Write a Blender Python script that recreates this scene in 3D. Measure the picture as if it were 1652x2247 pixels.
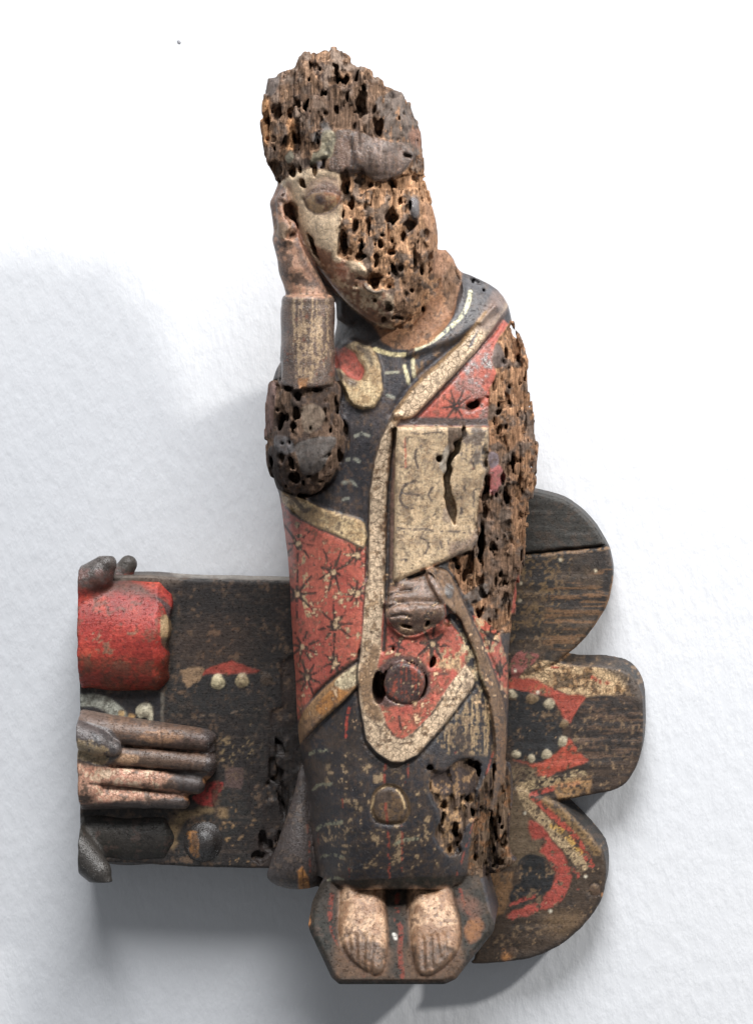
import bpy, math, random
import numpy as np
from mathutils import Vector

# ------------------------------------------------------------------ units
# One drawing unit is 0.27 mm of the real carving.  u runs right, v runs down,
# h is the distance from the wall.
S = 0.00027
CU, CV = 826.0, 1123.5            # middle of the picture
EU, EV = 1330.0, 760.0            # where the lens stands (a little right of and above the carving)
D, H0 = 9000.0, 320.0             # lens to the front of the beam; depth mark of the beam's front
WALL = 150.0                      # depth mark of the wall
def fac(h): return (D - (h - H0)) / D

def place(u, v, h):
    k = fac(h); return ((EU + (u - EU) * k - CU) * S, -h * S, -(EV + (v - EV) * k - CV) * S)

# ------------------------------------------------------------------ camera, light, exposure
scn = bpy.context.scene
for o in list(bpy.data.objects): bpy.data.objects.remove(o)
cam = bpy.data.cameras.new('camera'); cam_o = bpy.data.objects.new('camera', cam)
scn.collection.objects.link(cam_o); scn.camera = cam_o
cam_o.location = ((EU - CU) * S, -(H0 + D) * S, (CV - EV) * S)
cam_o.rotation_euler = (math.pi / 2, 0, 0)
cam.sensor_fit = 'VERTICAL'; cam.sensor_height = 24.0
cam.lens = 24.0 * D / 2247.0
cam.shift_x = (CU - EU) / 2247.0
cam.shift_y = -(CV - EV) / 2247.0
cam.clip_start = 0.05; cam.clip_end = 50

w = bpy.data.worlds.new('World'); scn.world = w; w.use_nodes = True
w.node_tree.nodes['Background'].inputs[0].default_value = (0.93, 0.96, 1.0, 1)
w.node_tree.nodes['Background'].inputs[1].default_value = 0.23

def area(name, loc, target, size, power, col):
    l = bpy.data.lights.new(name, 'AREA'); l.shape = 'DISK'; l.size = size; l.energy = power; l.color = col
    o = bpy.data.objects.new(name, l); scn.collection.objects.link(o)
    o.location = loc
    o.rotation_euler = (Vector(target) - Vector(loc)).to_track_quat('-Z', 'Y').to_euler()
    return o
area('key_lamp', (1.74, -1.25, 1.28), (0.02, -0.1, 0.02), 0.17, 46.0, (1.0, 0.97, 0.93))
area('ceiling_lamp', (0.05, -1.30, 1.75), (0.0, -0.05, -0.1), 1.2, 78.0, (0.99, 0.99, 1.0))

scn.view_settings.view_transform = 'Standard'
scn.view_settings.look = 'None'
scn.view_settings.exposure = 0.0
scn.view_settings.gamma = 1.0

# ------------------------------------------------------------------ noise and 2-D helpers
def s2l(c):
    c = np.asarray(c, np.float32) / 255.0
    return np.where(c <= 0.04045, c / 12.92, ((c + 0.055) / 1.055) ** 2.4).astype(np.float32)

def vnoise(shape, cells, seed):
    """value noise on a regular grid; cells = lattice size in samples for each axis"""
    r = np.random.default_rng(seed)
    dims = [int(n / c) + 3 for n, c in zip(shape, cells)]
    a = r.random(dims, dtype=np.float32)
    for ax, (n, c) in enumerate(zip(shape, cells)):
        x = np.arange(n, dtype=np.float32) / np.float32(c)
        i = x.astype(int); t = x - i; t = t * t * (3 - 2 * t)
        sh = [1] * len(shape); sh[ax] = n; t = t.reshape(sh).astype(np.float32)
        lo = np.take(a, i, ax)
        a = lo + (np.take(a, i + 1, ax) - lo) * t
    return a
def fbm(shape, cells, seed, octs=4, gain=0.55):
    out = 0; amp = 1.0; tot = 0
    for k in range(octs):
        cc = [max(c / 2 ** k, 1.01) for c in cells]
        out = out + amp * vnoise(shape, cc, seed + 17 * k); tot += amp; amp *= gain
    return out / tot
def sstep(a, b, x):
    t = np.clip((x - a) / (b - a), 0, 1); return t * t * (3 - 2 * t)

def poly_sd(pts, X, Y):
    """signed distance to a polygon, negative inside"""
    P = np.asarray(pts, np.float32); n = len(P)
    d = np.full(X.shape, 1e12, np.float32); ins = np.zeros(X.shape, bool)
    for i in range(n):
        ax, ay = P[i]; bx, by = P[(i + 1) % n]
        ex, ey = bx - ax, by - ay
        wx, wy = X - ax, Y - ay
        t = np.clip((wx * ex + wy * ey) / (ex * ex + ey * ey + 1e-9), 0, 1)
        d = np.minimum(d, (wx - ex * t) ** 2 + (wy - ey * t) ** 2)
        c1 = (Y >= ay); c2 = (Y < by); c3 = (ex * wy > ey * wx)
        ins ^= (c1 & c2 & c3) | (~c1 & ~c2 & ~c3)
    d = np.sqrt(d)
    return np.where(ins, -d, d)
def line_d(pts, X, Y, ws=None):
    d = np.full(X.shape, 1e9, np.float32)
    for i in range(len(pts) - 1):
        (ax, ay), (bx, by) = pts[i], pts[i + 1]
        ex, ey = bx - ax, by - ay
        t = np.clip(((X - ax) * ex + (Y - ay) * ey) / (ex * ex + ey * ey + 1e-9), 0, 1)
        dd = np.hypot(X - ax - ex * t, Y - ay - ey * t)
        if ws is not None: dd = dd - (ws[i] + (ws[i + 1] - ws[i]) * t)
        d = np.minimum(d, dd)
    return d
def smooth(pts, closed=True, n=4):
    """Catmull-Rom through the points"""
    P = np.asarray(pts, float); N = len(P); out = []
    for i in range(N if closed else N - 1):
        if closed: a, b, c, d = P[i - 1], P[i], P[(i + 1) % N], P[(i + 2) % N]
        else: a, b, c, d = P[max(i - 1, 0)], P[i], P[i + 1], P[min(i + 2, N - 1)]
        for k in range(n):
            t = k / n
            out.append(0.5 * ((2 * b) + (-a + c) * t + (2 * a - 5 * b + 4 * c - d) * t * t + (-a + 3 * b - 3 * c + d) * t ** 3))
    if not closed: out.append(P[-1])
    return [tuple(p) for p in out]

# sketch sheets: each part was measured on its own enlarged sheet (origin, enlargement)
def sheet(ox, oy, k):
    return lambda pts: [(ox + x / k, oy + y / k) for x, y in pts]
A1 = sheet(524.2, 74.9, 3.676); A2 = sheet(524.2, 449.3, 3.676); A3 = sheet(823.7, 561.6, 3.676)
A4 = sheet(561.6, 823.7, 3.676); A5 = sheet(786.3, 898.6, 3.676); A6 = sheet(599.0, 1235.6, 3.1516)
A7 = sheet(561.6, 1647.5, 2.9415); A8 = sheet(1010.9, 1048.4, 3.676); AM = sheet(1010.9, 1385.4, 3.0)
A9 = sheet(149.8, 1183.0, 3.1516); A10 = sheet(149.8, 1497.7, 3.1516)

# ------------------------------------------------------------------ painter: colour, wear and low relief of a carved face
class Painter:
    def __init__(s, x0, y0, x1, y1, base, label, seed):
        s.x0, s.y0 = x0, y0; s.W, s.H = x1 - x0, y1 - y0
        sh = (s.H, s.W)
        s.col = np.empty(sh + (3,), np.float32); s.col[:] = s2l(base)
        s.rot = np.zeros(sh, np.float32); s.crk = np.zeros(sh, np.float32)
        s.gls = np.full(sh, 0.45, np.float32); s.rel = np.zeros(sh, np.float32)
        s.lab = np.zeros(sh, np.int16); s.names = [label]
        s.fine = fbm(sh, (7, 7), seed, 3); s.mid = fbm(sh, (26, 22), seed + 1, 4); s.big = fbm(sh, (90, 80), seed + 2, 3)
        s.wx = (fbm(sh, (16, 16), seed + 3, 3) - .5); s.wy = (fbm(sh, (16, 16), seed + 4, 3) - .5)
        s.grain = fbm(sh, (60, 5), seed + 5, 3); s.hgrain = fbm(sh, (5, 60), seed + 6, 3)
        yy, xx = np.mgrid[0:s.H, 0:s.W].astype(np.float32)
        s.X = xx + x0 + .5; s.Y = yy + y0 + .5
    def box(s, pts, m):
        P = np.asarray(pts)
        a = max(int(P[:, 0].min() - m - s.x0), 0); b = min(int(P[:, 0].max() + m - s.x0) + 1, s.W)
        c = max(int(P[:, 1].min() - m - s.y0), 0); d = min(int(P[:, 1].max() + m - s.y0) + 1, s.H)
        return (slice(c, max(d, c)), slice(a, max(b, a)))
    def _apply(s, sl, al, col, lab, rot, crk, gls):
        if col is not None: s.col[sl] += (s2l(col) - s.col[sl]) * al[..., None]
        if rot is not None: s.rot[sl] += (rot - s.rot[sl]) * al
        if crk is not None: s.crk[sl] += (crk - s.crk[sl]) * al
        if gls is not None: s.gls[sl] += (gls - s.gls[sl]) * al
        if lab is not None:
            if lab not in s.names: s.names.append(lab)
            s.lab[sl] = np.where(al > .5, s.names.index(lab), s.lab[sl])
    def poly(s, pts, col=None, a=1.0, soft=1.5, wob=4, lab=None, rot=None, crk=None, gls=None, chip=0.0, seedch='mid'):
        sl = s.box(pts, 8)
        if sl[0].stop <= sl[0].start or sl[1].stop <= sl[1].start: return
        sd = poly_sd(pts, s.X[sl] + s.wx[sl] * wob, s.Y[sl] + s.wy[sl] * wob)
        m = np.clip(.5 - sd / (2 * soft), 0, 1)
        al = m * a
        if chip:
            f = getattr(s, seedch)[sl] * .6 + s.fine[sl] * .4
            al = al * sstep(chip - .03, chip + .03, f)
        s._apply(sl, al.astype(np.float32), col, lab, rot, crk, gls)
    def noisy(s, pts, col, thr, w=.04, f='mid', f2=.45, a=1.0, soft=4, **k):
        """patches of a colour where the noise passes a threshold"""
        sl = s.box(pts, 10)
        sd = poly_sd(pts, s.X[sl] + s.wx[sl] * 6, s.Y[sl] + s.wy[sl] * 6)
        m = np.clip(.5 - sd / (2 * soft), 0, 1)
        n = getattr(s, f)[sl] * (1 - f2) + s.fine[sl] * f2
        al = (m * sstep(thr - w, thr + w, n) * a).astype(np.float32)
        s._apply(sl, al, col, None, k.get('rot'), k.get('crk'), k.get('gls'))
        if k.get('dh'): s.rel[sl] += al * k['dh']
    def stroke(s, pts, wd, col, a=1.0, soft=1.0, wob=3, broken=0.0, lab=None, rot=None, crk=None, gls=None, dh=0.0, ws=None):
        sl = s.box(pts, wd + 8)
        if sl[0].stop <= sl[0].start or sl[1].stop <= sl[1].start: return
        d = line_d(pts, s.X[sl] + s.wx[sl] * wob, s.Y[sl] + s.wy[sl] * wob, ws)
        al = np.clip(.5 - (d - wd / 2) / (2 * soft), 0, 1) * a
        if broken: al = al * sstep(broken + .03, broken + .12, s.fine[sl] * .6 + s.mid[sl] * .4)
        s._apply(sl, al.astype(np.float32), col, lab, rot, crk, gls)
        if dh: s.rel[sl] += dh * np.clip(.5 - (d - wd / 2) / (2 * max(soft, 2.0)), 0, 1)
    def carve(s, pts, dh, soft=3.0, wob=1, set_=False):
        """raise or sink a region of the carving"""
        sl = s.box(pts, soft * 2 + 4)
        sd = poly_sd(pts, s.X[sl] + s.wx[sl] * wob, s.Y[sl] + s.wy[sl] * wob)
        m = sstep(soft, -soft, sd)
        if set_: s.rel[sl] += (dh - s.rel[sl]) * m
        else: s.rel[sl] += dh * m
    def dome(s, c, rx, ry, dh, p=1.0, ang=0):
        pts = [(c[0] - rx - 4, c[1] - ry - 4), (c[0] + rx + 4, c[1] + ry + 4)]
        if ang: m = max(rx, ry) + 4; pts = [(c[0] - m, c[1] - m), (c[0] + m, c[1] + m)]
        sl = s.box(pts, 2)
        x, y = s.X[sl] - c[0], s.Y[sl] - c[1]
        ca, sa = math.cos(ang), math.sin(ang)
        q = ((x * ca + y * sa) / rx) ** 2 + ((-x * sa + y * ca) / ry) ** 2
        s.rel[sl] += dh * np.clip(1 - q, 0, 1) ** p
    def sample(s, arr, u, v):
        x = np.clip(u - s.x0 - .5, 0, s.W - 1.01); y = np.clip(v - s.y0 - .5, 0, s.H - 1.01)
        i = x.astype(int); j = y.astype(int); fx = (x - i).astype(np.float32); fy = (y - j).astype(np.float32)
        if arr.ndim == 3: fx = fx[:, None]; fy = fy[:, None]
        return (arr[j, i] * (1 - fx) + arr[j, i + 1] * fx) * (1 - fy) + (arr[j + 1, i] * (1 - fx) + arr[j + 1, i + 1] * fx) * fy
    def nearest(s, arr, u, v):
        return arr[np.clip((v - s.y0).astype(int), 0, s.H - 1), np.clip((u - s.x0).astype(int), 0, s.W - 1)]

# ------------------------------------------------------------------ carving block: signed distance on a voxel grid
def smin(a, b, k):
    if k <= 0: return np.minimum(a, b)
    t = np.clip(.5 + .5 * (b - a) / k, 0, 1)
    return b + (a - b) * t - k * t * (1 - t)

class Block:
    def __init__(s, u0, u1, v0, v1, h0, h1, g, href):
        s.wn = None; s.g = g; s.o = np.array([u0, v0, h0], np.float32); s.href = href
        s.n = (int((u1 - u0) / g) + 1, int((v1 - v0) / g) + 1, int((h1 - h0) / g) + 1)
        s.F = np.full(s.n, 60.0, np.float32)
        s.ax = [s.o[i] + g * np.arange(s.n[i], dtype=np.float32) for i in range(3)]
    def sl(s, lo, hi):
        out = []
        for i in range(3):
            a = max(int((lo[i] - s.o[i]) / s.g), 0); b = min(int((hi[i] - s.o[i]) / s.g) + 2, s.n[i])
            out.append(slice(a, max(b, a)))
        return tuple(out)
    def xyz(s, sl):
        return (s.ax[0][sl[0]][:, None, None], s.ax[1][sl[1]][None, :, None], s.ax[2][sl[2]][None, None, :])
    def grid2(s, sl):
        return np.meshgrid(s.ax[0][sl[0]], s.ax[1][sl[1]], indexing='ij')
    def q(s, pts, h):
        """bring points measured at height h onto the block's own scale"""
        k = fac(h) / fac(s.href)
        return [(EU + (x - EU) * k, EV + (y - EV) * k) for x, y in pts]
    def add(s, lo, hi, fn, k=0):
        sl = s.sl(lo, hi)
        d = fn(*s.xyz(sl)); s.F[sl] = smin(s.F[sl], d.astype(np.float32), k)
    def cut(s, lo, hi, fn):
        sl = s.sl(lo, hi)
        if min(x.stop - x.start for x in sl) <= 0: return
        s.F[sl] = np.maximum(s.F[sl], -fn(*s.xyz(sl)).astype(np.float32))
    def capsule(s, a, b, ra, rb, k=0, flat=1.0):
        a = np.array(a, float); b = np.array(b, float); m = max(ra, rb) + k + 4
        lo = np.minimum(a, b) - m; hi = np.maximum(a, b) + m; e = b - a; L = e @ e
        def fn(x, y, z):
            t = np.clip(((x - a[0]) * e[0] + (y - a[1]) * e[1] + (z - a[2]) * e[2]) / L, 0, 1)
            return np.sqrt((x - a[0] - e[0] * t) ** 2 + (y - a[1] - e[1] * t) ** 2 + ((z - a[2] - e[2] * t) / flat) ** 2) - (ra + (rb - ra) * t)
        s.add(lo, hi, fn, k)
    def hole(s, c, r, ang=0.0):
        m = max(r) + 3; ca, sa = math.cos(ang), math.sin(ang)
        def fn(x, y, z):
            dx, dy = x - c[0], y - c[1]
            q = np.sqrt(((dx * ca + dy * sa) / r[0]) ** 2 + ((-dx * sa + dy * ca) / r[1]) ** 2 + ((z - c[2]) / r[2]) ** 2)
            return (q - 1) * min(r[0], r[1]) + (0 if s.wn is None else s.wn[s.sl(np.array(c) - m, np.array(c) + m)] * (1.3 * min(r[0], r[1], 9) + 1.5))
        s.cut(np.array(c) - m, np.array(c) + m, fn)
    def inflate(s, pts, hc, k, union=6, kfun=None, sharp=True, back=None, boxy=1.0):
        """a full rounded body with the given outline (membrane blown up over the outline)"""
        P = np.asarray(pts); m = 14
        lo = (P[:, 0].min() - m, P[:, 1].min() - m, -1e5); hi = (P[:, 0].max() + m, P[:, 1].max() + m, 1e5)
        phi = None
        for st in (24.0, 12.0, 6.0):
            gx = np.arange(lo[0] - 24, hi[0] + 48, st, dtype=np.float32); gy = np.arange(lo[1] - 24, hi[1] + 48, st, dtype=np.float32)
            GX, GY = np.meshgrid(gx, gy, indexing='ij')
            msk = (poly_sd(pts, GX, GY) < 5).astype(np.float32)
            if phi is None: p = np.zeros(GX.shape, np.float32)
            else:
                xi = np.clip((gx - pg[0][0]) / pst, 0, phi.shape[0] - 1.01); yi = np.clip((gy - pg[1][0]) / pst, 0, phi.shape[1] - 1.01)
                i = xi.astype(int); j = yi.astype(int); fx = (xi - i)[:, None]; fy = (yi - j)[None, :]
                p = (phi[i][:, j] * (1 - fx) * (1 - fy) + phi[i + 1][:, j] * fx * (1 - fy) + phi[i][:, j + 1] * (1 - fx) * fy + phi[i + 1][:, j + 1] * fx * fy).astype(np.float32)
            for _ in range(600 if phi is None else 160):
                q = np.zeros_like(p)
                q[1:-1, 1:-1] = .25 * (p[2:, 1:-1] + p[:-2, 1:-1] + p[1:-1, 2:] + p[1:-1, :-2]) + .5 * st * st
                p = q * msk
            phi = p; pg = (gx, gy); pst = st
        sl = s.sl(lo, hi)
        U, V = s.grid2(sl)
        xi = np.clip((U - pg[0][0]) / pst, 0, phi.shape[0] - 1.01); yi = np.clip((V - pg[1][0]) / pst, 0, phi.shape[1] - 1.01)
        i = xi.astype(int); j = yi.astype(int); fx = xi - i; fy = yi - j
        ph = phi[i, j] * (1 - fx) * (1 - fy) + phi[i + 1, j] * fx * (1 - fy) + phi[i, j + 1] * (1 - fx) * fy + phi[i + 1, j + 1] * fx * fy
        sd = poly_sd(pts, U, V)
        if boxy != 1.0: mx_ = ph.max(); ph = mx_ * np.clip(ph / mx_, 0, 1) ** boxy
        ph = np.where(sd > 5, -sd * 120, ph)
        gu, gv = np.gradient(ph, s.g); g2 = gu ** 2 + gv ** 2
        kk = k if kfun is None else kfun(V)[:, :, None]
        z = s.ax[2][sl[2]][None, None, :] - hc
        zz = (z / kk)
        G = zz * zz - ph[:, :, None]
        F = G / np.sqrt(4 * zz * zz / (kk * kk) + g2[:, :, None] + 60.0)
        if sharp: F = np.maximum(F, sd[:, :, None])
        if back is not None: F = np.maximum(F, back - hc - z)
        s.F[sl] = smin(s.F[sl], F.astype(np.float32), union)
        return sl
    def extrude(s, pts, h0, top, bev=4.0, union=0, wob=None):
        """flat piece: outline pts, back at h0, front at height top(u, v)"""
        P = np.asarray(pts); m = 10
        sl = s.sl((P[:, 0].min() - m, P[:, 1].min() - m, -1e5), (P[:, 0].max() + m, P[:, 1].max() + m, 1e5))
        U, V = s.grid2(sl); sd = poly_sd(pts, U, V)[:, :, None]
        z = s.ax[2][sl[2]][None, None, :]
        T = top(U, V) if callable(top) else np.full(U.shape, top, np.float32)
        a = (z - T[:, :, None]); 
        gu, gv = np.gradient(T, s.g); a = a / np.sqrt(1 + gu ** 2 + gv ** 2)[:, :, None].clip(1, 3)
        f = np.maximum(np.maximum(sd, a), (sd + a) * .7071 + bev)
        f = np.maximum(f, h0 - z)
        s.F[sl] = smin(s.F[sl], f.astype(np.float32), union)
    def extract(s):
        F = s.F
        F[0] = F[-1] = 30; F[:, 0] = F[:, -1] = 30; F[:, :, 0] = F[:, :, -1] = 30
        I = (F < 0)
        b = I.view(np.uint8)
        c = b[:-1] + b[1:]; c = c[:, :-1] + c[:, 1:]; c = c[:, :, :-1] + c[:, :, 1:]
        act = (c > 0) & (c < 8)
        idx = np.argwhere(act); N = len(idx)
        num = np.full(act.shape, -1, np.int32); num[act] = np.arange(N, dtype=np.int32)
        i, j, k = idx.T
        cor = {}
        for a in (0, 1):
            for bb in (0, 1):
                for cc in (0, 1): cor[a, bb, cc] = F[i + a, j + bb, k + cc]
        acc = np.zeros((N, 3), np.float32); cnt = np.zeros(N, np.float32)
        ks = list(cor)
        for p in ks:
            for ax in range(3):
                if p[ax]: continue
                q = list(p); q[ax] = 1; q = tuple(q)
                f0, f1 = cor[p], cor[q]; m = (f0 < 0) != (f1 < 0)
                t = np.where(m, f0 / np.where(m, f0 - f1, 1), 0)
                for ay in range(3):
                    acc[:, ay] += np.where(m, t if ay == ax else p[ay], 0)
                cnt += m
        P = (idx + acc / cnt[:, None]).astype(np.float32) * s.g + s.o
        quads = []
        for ax in range(3):
            a0 = [slice(None)] * 3; a1 = [slice(None)] * 3
            a0[ax] = slice(0, -1); a1[ax] = slice(1, None)
            x0 = I[tuple(a0)]; x1 = I[tuple(a1)]
            e = np.argwhere(x0 != x1)
            o1, o2 = [x for x in range(3) if x != ax]
            inside = x0[tuple(e.T)]
            def cell(d1, d2):
                z = e.copy(); z[:, o1] -= d1; z[:, o2] -= d2
                return num[z[:, 0], z[:, 1], z[:, 2]]
            qd = np.stack([cell(1, 1), cell(0, 1), cell(0, 0), cell(1, 0)], 1)
            flip = inside if ax != 1 else ~inside
            qd[~flip] = qd[~flip][:, ::-1]
            quads.append(qd)
        Q = np.concatenate(quads)
        Q = Q[:, ::-1]            # v runs down, h runs towards the viewer
        return P, Q

def normals(P, Q):
    n = np.cross(P[Q[:, 2]] - P[Q[:, 0]], P[Q[:, 3]] - P[Q[:, 1]])
    return n
def refine(P, Q, keep):
    """split the chosen quads in four so that painted lines stay crisp"""
    A = Q[keep]; B = Q[~keep]
    e = np.concatenate([A[:, [0, 1]], A[:, [1, 2]], A[:, [2, 3]], A[:, [3, 0]]])
    e.sort(1)
    key = e[:, 0].astype(np.int64) * len(P) + e[:, 1]
    uk, inv = np.unique(key, return_inverse=True); inv = inv.reshape(-1)
    ea = (uk // len(P)).astype(int); eb = (uk % len(P)).astype(int)
    M = (P[ea] + P[eb]) * .5; Cn = P[A].mean(1)
    n0 = len(P); n1 = n0 + len(M); na = len(A)
    e0, e1, e2, e3 = [inv[i * na:(i + 1) * na] + n0 for i in range(4)]
    c = np.arange(na) + n1
    q = np.concatenate([np.stack([A[:, 0], e0, c, e3], 1), np.stack([e0, A[:, 1], e1, c], 1),
                        np.stack([c, e1, A[:, 2], e2], 1), np.stack([e3, c, e2, A[:, 3]], 1)])
    return np.concatenate([P, M, Cn]), np.concatenate([B, q])

def to_world(P, href):
    k = fac(href)
    x = (EU + (P[:, 0] - EU) * k - CU) * S
    z = -(EV + (P[:, 1] - EV) * k - CV) * S
    return np.stack([x, -P[:, 2] * S, z], 1)

def link_mesh(name, verts, quads, mat, parent=None, col=None, surf=None, loc=(0, 0, 0)):
    me = bpy.data.meshes.new(name)
    n = quads.shape[1]
    me.vertices.add(len(verts)); me.vertices.foreach_set('co', (verts - np.asarray(loc)).astype(np.float32).ravel())
    me.loops.add(quads.size); me.loops.foreach_set('vertex_index', quads.astype(np.int32).ravel())
    me.polygons.add(len(quads)); me.polygons.foreach_set('loop_start', np.arange(0, quads.size, n, dtype=np.int32))
    me.update(calc_edges=True)
    me.polygons.foreach_set('use_smooth', np.ones(len(quads), bool))
    if col is not None:
        a = me.attributes.new('Paint', 'FLOAT_COLOR', 'POINT')
        a.data.foreach_set('color', np.concatenate([col, np.ones((len(col), 1))], 1).astype(np.float32).ravel())
        b = me.attributes.new('Surface', 'FLOAT_COLOR', 'POINT')
        b.data.foreach_set('color', np.concatenate([surf, np.ones((len(surf), 1))], 1).astype(np.float32).ravel())
    me.materials.append(mat)
    o = bpy.data.objects.new(name, me); scn.collection.objects.link(o)
    if parent is not None: o.parent = parent
    else: o.location = loc
    return o

def carve_out(block, painter, root, mat, fine=True, only=None, lean=0.0):
    """surface of a block -> one mesh for each painted part, children of root"""
    P, Q = block.extract()
    cp = pieces(Q, len(P)); uc, inv, cnt = np.unique(cp, return_inverse=True, return_counts=True)
    Q = Q[cnt[inv.reshape(-1)] > 1500]   # loose crumbs fall off
    ids, inv = np.unique(Q, return_inverse=True); P = P[ids]; Q = inv.reshape(Q.shape)
    kk = fac(block.href) / fac(P[:, 2])
    wt = 1 - painter.sample(painter.rot, EU + (P[:, 0] - EU) * kk, EV + (P[:, 1] - EV) * kk)
    wt = np.clip(wt * 1.2 - .2, 0, 1)[:, None] * .6
    ea = np.concatenate([Q[:, 0], Q[:, 1], Q[:, 2], Q[:, 3]]); eb = np.concatenate([Q[:, 1], Q[:, 2], Q[:, 3], Q[:, 0]])
    deg = np.maximum(np.bincount(ea, minlength=len(P)), 1)[:, None]
    for _ in range(3):               # rub the sound surfaces smooth, leave the rotten ones raw
        avg = np.stack([np.bincount(ea, P[eb, i], len(P)) for i in range(3)], 1) / deg
        P = (P + (avg - P) * wt).astype(np.float32)
    if fine:
        n = normals(P, Q); keep = n[:, 2] > 0.15 * np.linalg.norm(n, axis=1)
        P, Q = refine(P, Q, keep)
    kk = fac(block.href) / fac(P[:, 2])
    u = EU + (P[:, 0] - EU) * kk; v = EV + (P[:, 1] - EV) * kk
    if lean:                         # the figure bends forward from the hips
        old = fac(P[:, 2]); P = P.copy(); P[:, 2] += lean * np.clip(1150 - P[:, 1], 0, None)
        r_ = fac(P[:, 2]) / old; P[:, 0] = EU + (P[:, 0] - EU) * r_; P[:, 1] = EV + (P[:, 1] - EV) * r_
    col = painter.sample(painter.col, u, v)
    surf = np.stack([painter.sample(painter.rot, u, v), painter.sample(painter.crk, u, v), painter.sample(painter.gls, u, v)], 1)
    fc = (Q[:, 0], Q[:, 2])
    fu = (u[fc[0]] + u[fc[1]]) * .5; fv = (v[fc[0]] + v[fc[1]]) * .5
    lab = painter.nearest(painter.lab, fu, fv)
    if only is not None: lab = np.full(len(lab), painter.names.index(only))
    lab = tidy(Q, lab, len(P))
    Wd = to_world(P, block.href)
    loc = np.array(root.location)
    out = {}
    for L in np.unique(lab):
        qs = Q[lab == L]
        comp = pieces(qs, len(P))
        for cmp_ in np.unique(comp):
            qq = qs[comp == cmp_]
            if len(qq) < 30: continue
            ids, inv = np.unique(qq, return_inverse=True)
            nm = painter.names[L]
            o = link_mesh(nm.split(':')[0], Wd[ids], inv.reshape(qq.shape), mat, root, col[ids], surf[ids], loc)
            out.setdefault(nm, []).append(o)
    return out

def pieces(Q, nv):
    """connected pieces of a quad mesh (label of each face)"""
    e = np.concatenate([Q[:, [0, 1]], Q[:, [1, 2]], Q[:, [2, 3]]])
    lab = np.arange(nv)
    while True:
        a, b = lab[e[:, 0]], lab[e[:, 1]]
        m = a != b
        if not m.any(): break
        lo = np.minimum(a[m], b[m]); hi = np.maximum(a[m], b[m])
        np.minimum.at(lab, hi, lo)
        while True:
            l2 = lab[lab]
            if (l2 == lab).all(): break
            lab = l2
    return lab[Q[:, 0]]
def tidy(Q, lab, nv, small=420):
    """give tiny islands of a part to the part around them"""
    for _ in range(2):
        vl = np.full(nv, -1); 
        comp = np.zeros(len(Q), np.int64)
        for L in np.unique(lab):
            m = lab == L; comp[m] = pieces(Q[m], nv) * 64 + L
        uc, inv, cnt = np.unique(comp, return_inverse=True, return_counts=True)
        inv = inv.reshape(-1); tiny = cnt[inv] < small
        if not tiny.any(): break
        vl = np.full(nv, -1); vl[Q[~tiny].ravel()] = np.repeat(lab[~tiny], 4)
        bl = vl[Q].max(1)
        best = np.full(len(uc), -1); np.maximum.at(best, inv, bl)
        new = best[inv]; lab = np.where(tiny & (new >= 0), new, lab)
    return lab

def thing(name, label, cat, loc, group=None):
    o = bpy.data.objects.new(name, None); scn.collection.objects.link(o)
    o.location = loc; o.empty_display_size = .02
    o['label'] = label; o['category'] = cat
    if group: o['group'] = group
    bpy.context.view_layer.update()
    return o

# ------------------------------------------------------------------ materials
def new_mat(name):
    m = bpy.data.materials.new(name); m.use_nodes = True
    nt = m.node_tree; nt.nodes.clear()
    return m, nt
class NB:
    def __init__(s, nt): s.nt = nt
    def n(s, t, **k):
        x = s.nt.nodes.new(t)
        for a, b in k.items():
            if a.startswith('i_'): x.inputs[a[2:].replace('_', ' ')].default_value = b
            else: setattr(x, a, b)
        return x
    def l(s, a, b): s.nt.links.new(a, b)
    def math(s, op, a, b=None, c=None, clamp=False):
        x = s.nt.nodes.new('ShaderNodeMath'); x.operation = op; x.use_clamp = clamp
        for i, v in enumerate((a, b, c)):
            if v is None: continue
            if isinstance(v, (int, float)): x.inputs[i].default_value = v
            else: s.l(v, x.inputs[i])
        return x.outputs[0]
    def ramp(s, v, a, b, c=0.0, d=1.0):
        x = s.nt.nodes.new('ShaderNodeMapRange'); x.interpolation_type = 'SMOOTHSTEP'
        x.inputs[1].default_value = a; x.inputs[2].default_value = b; x.inputs[3].default_value = c; x.inputs[4].default_value = d
        s.l(v, x.inputs[0]); return x.outputs[0]

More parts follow.
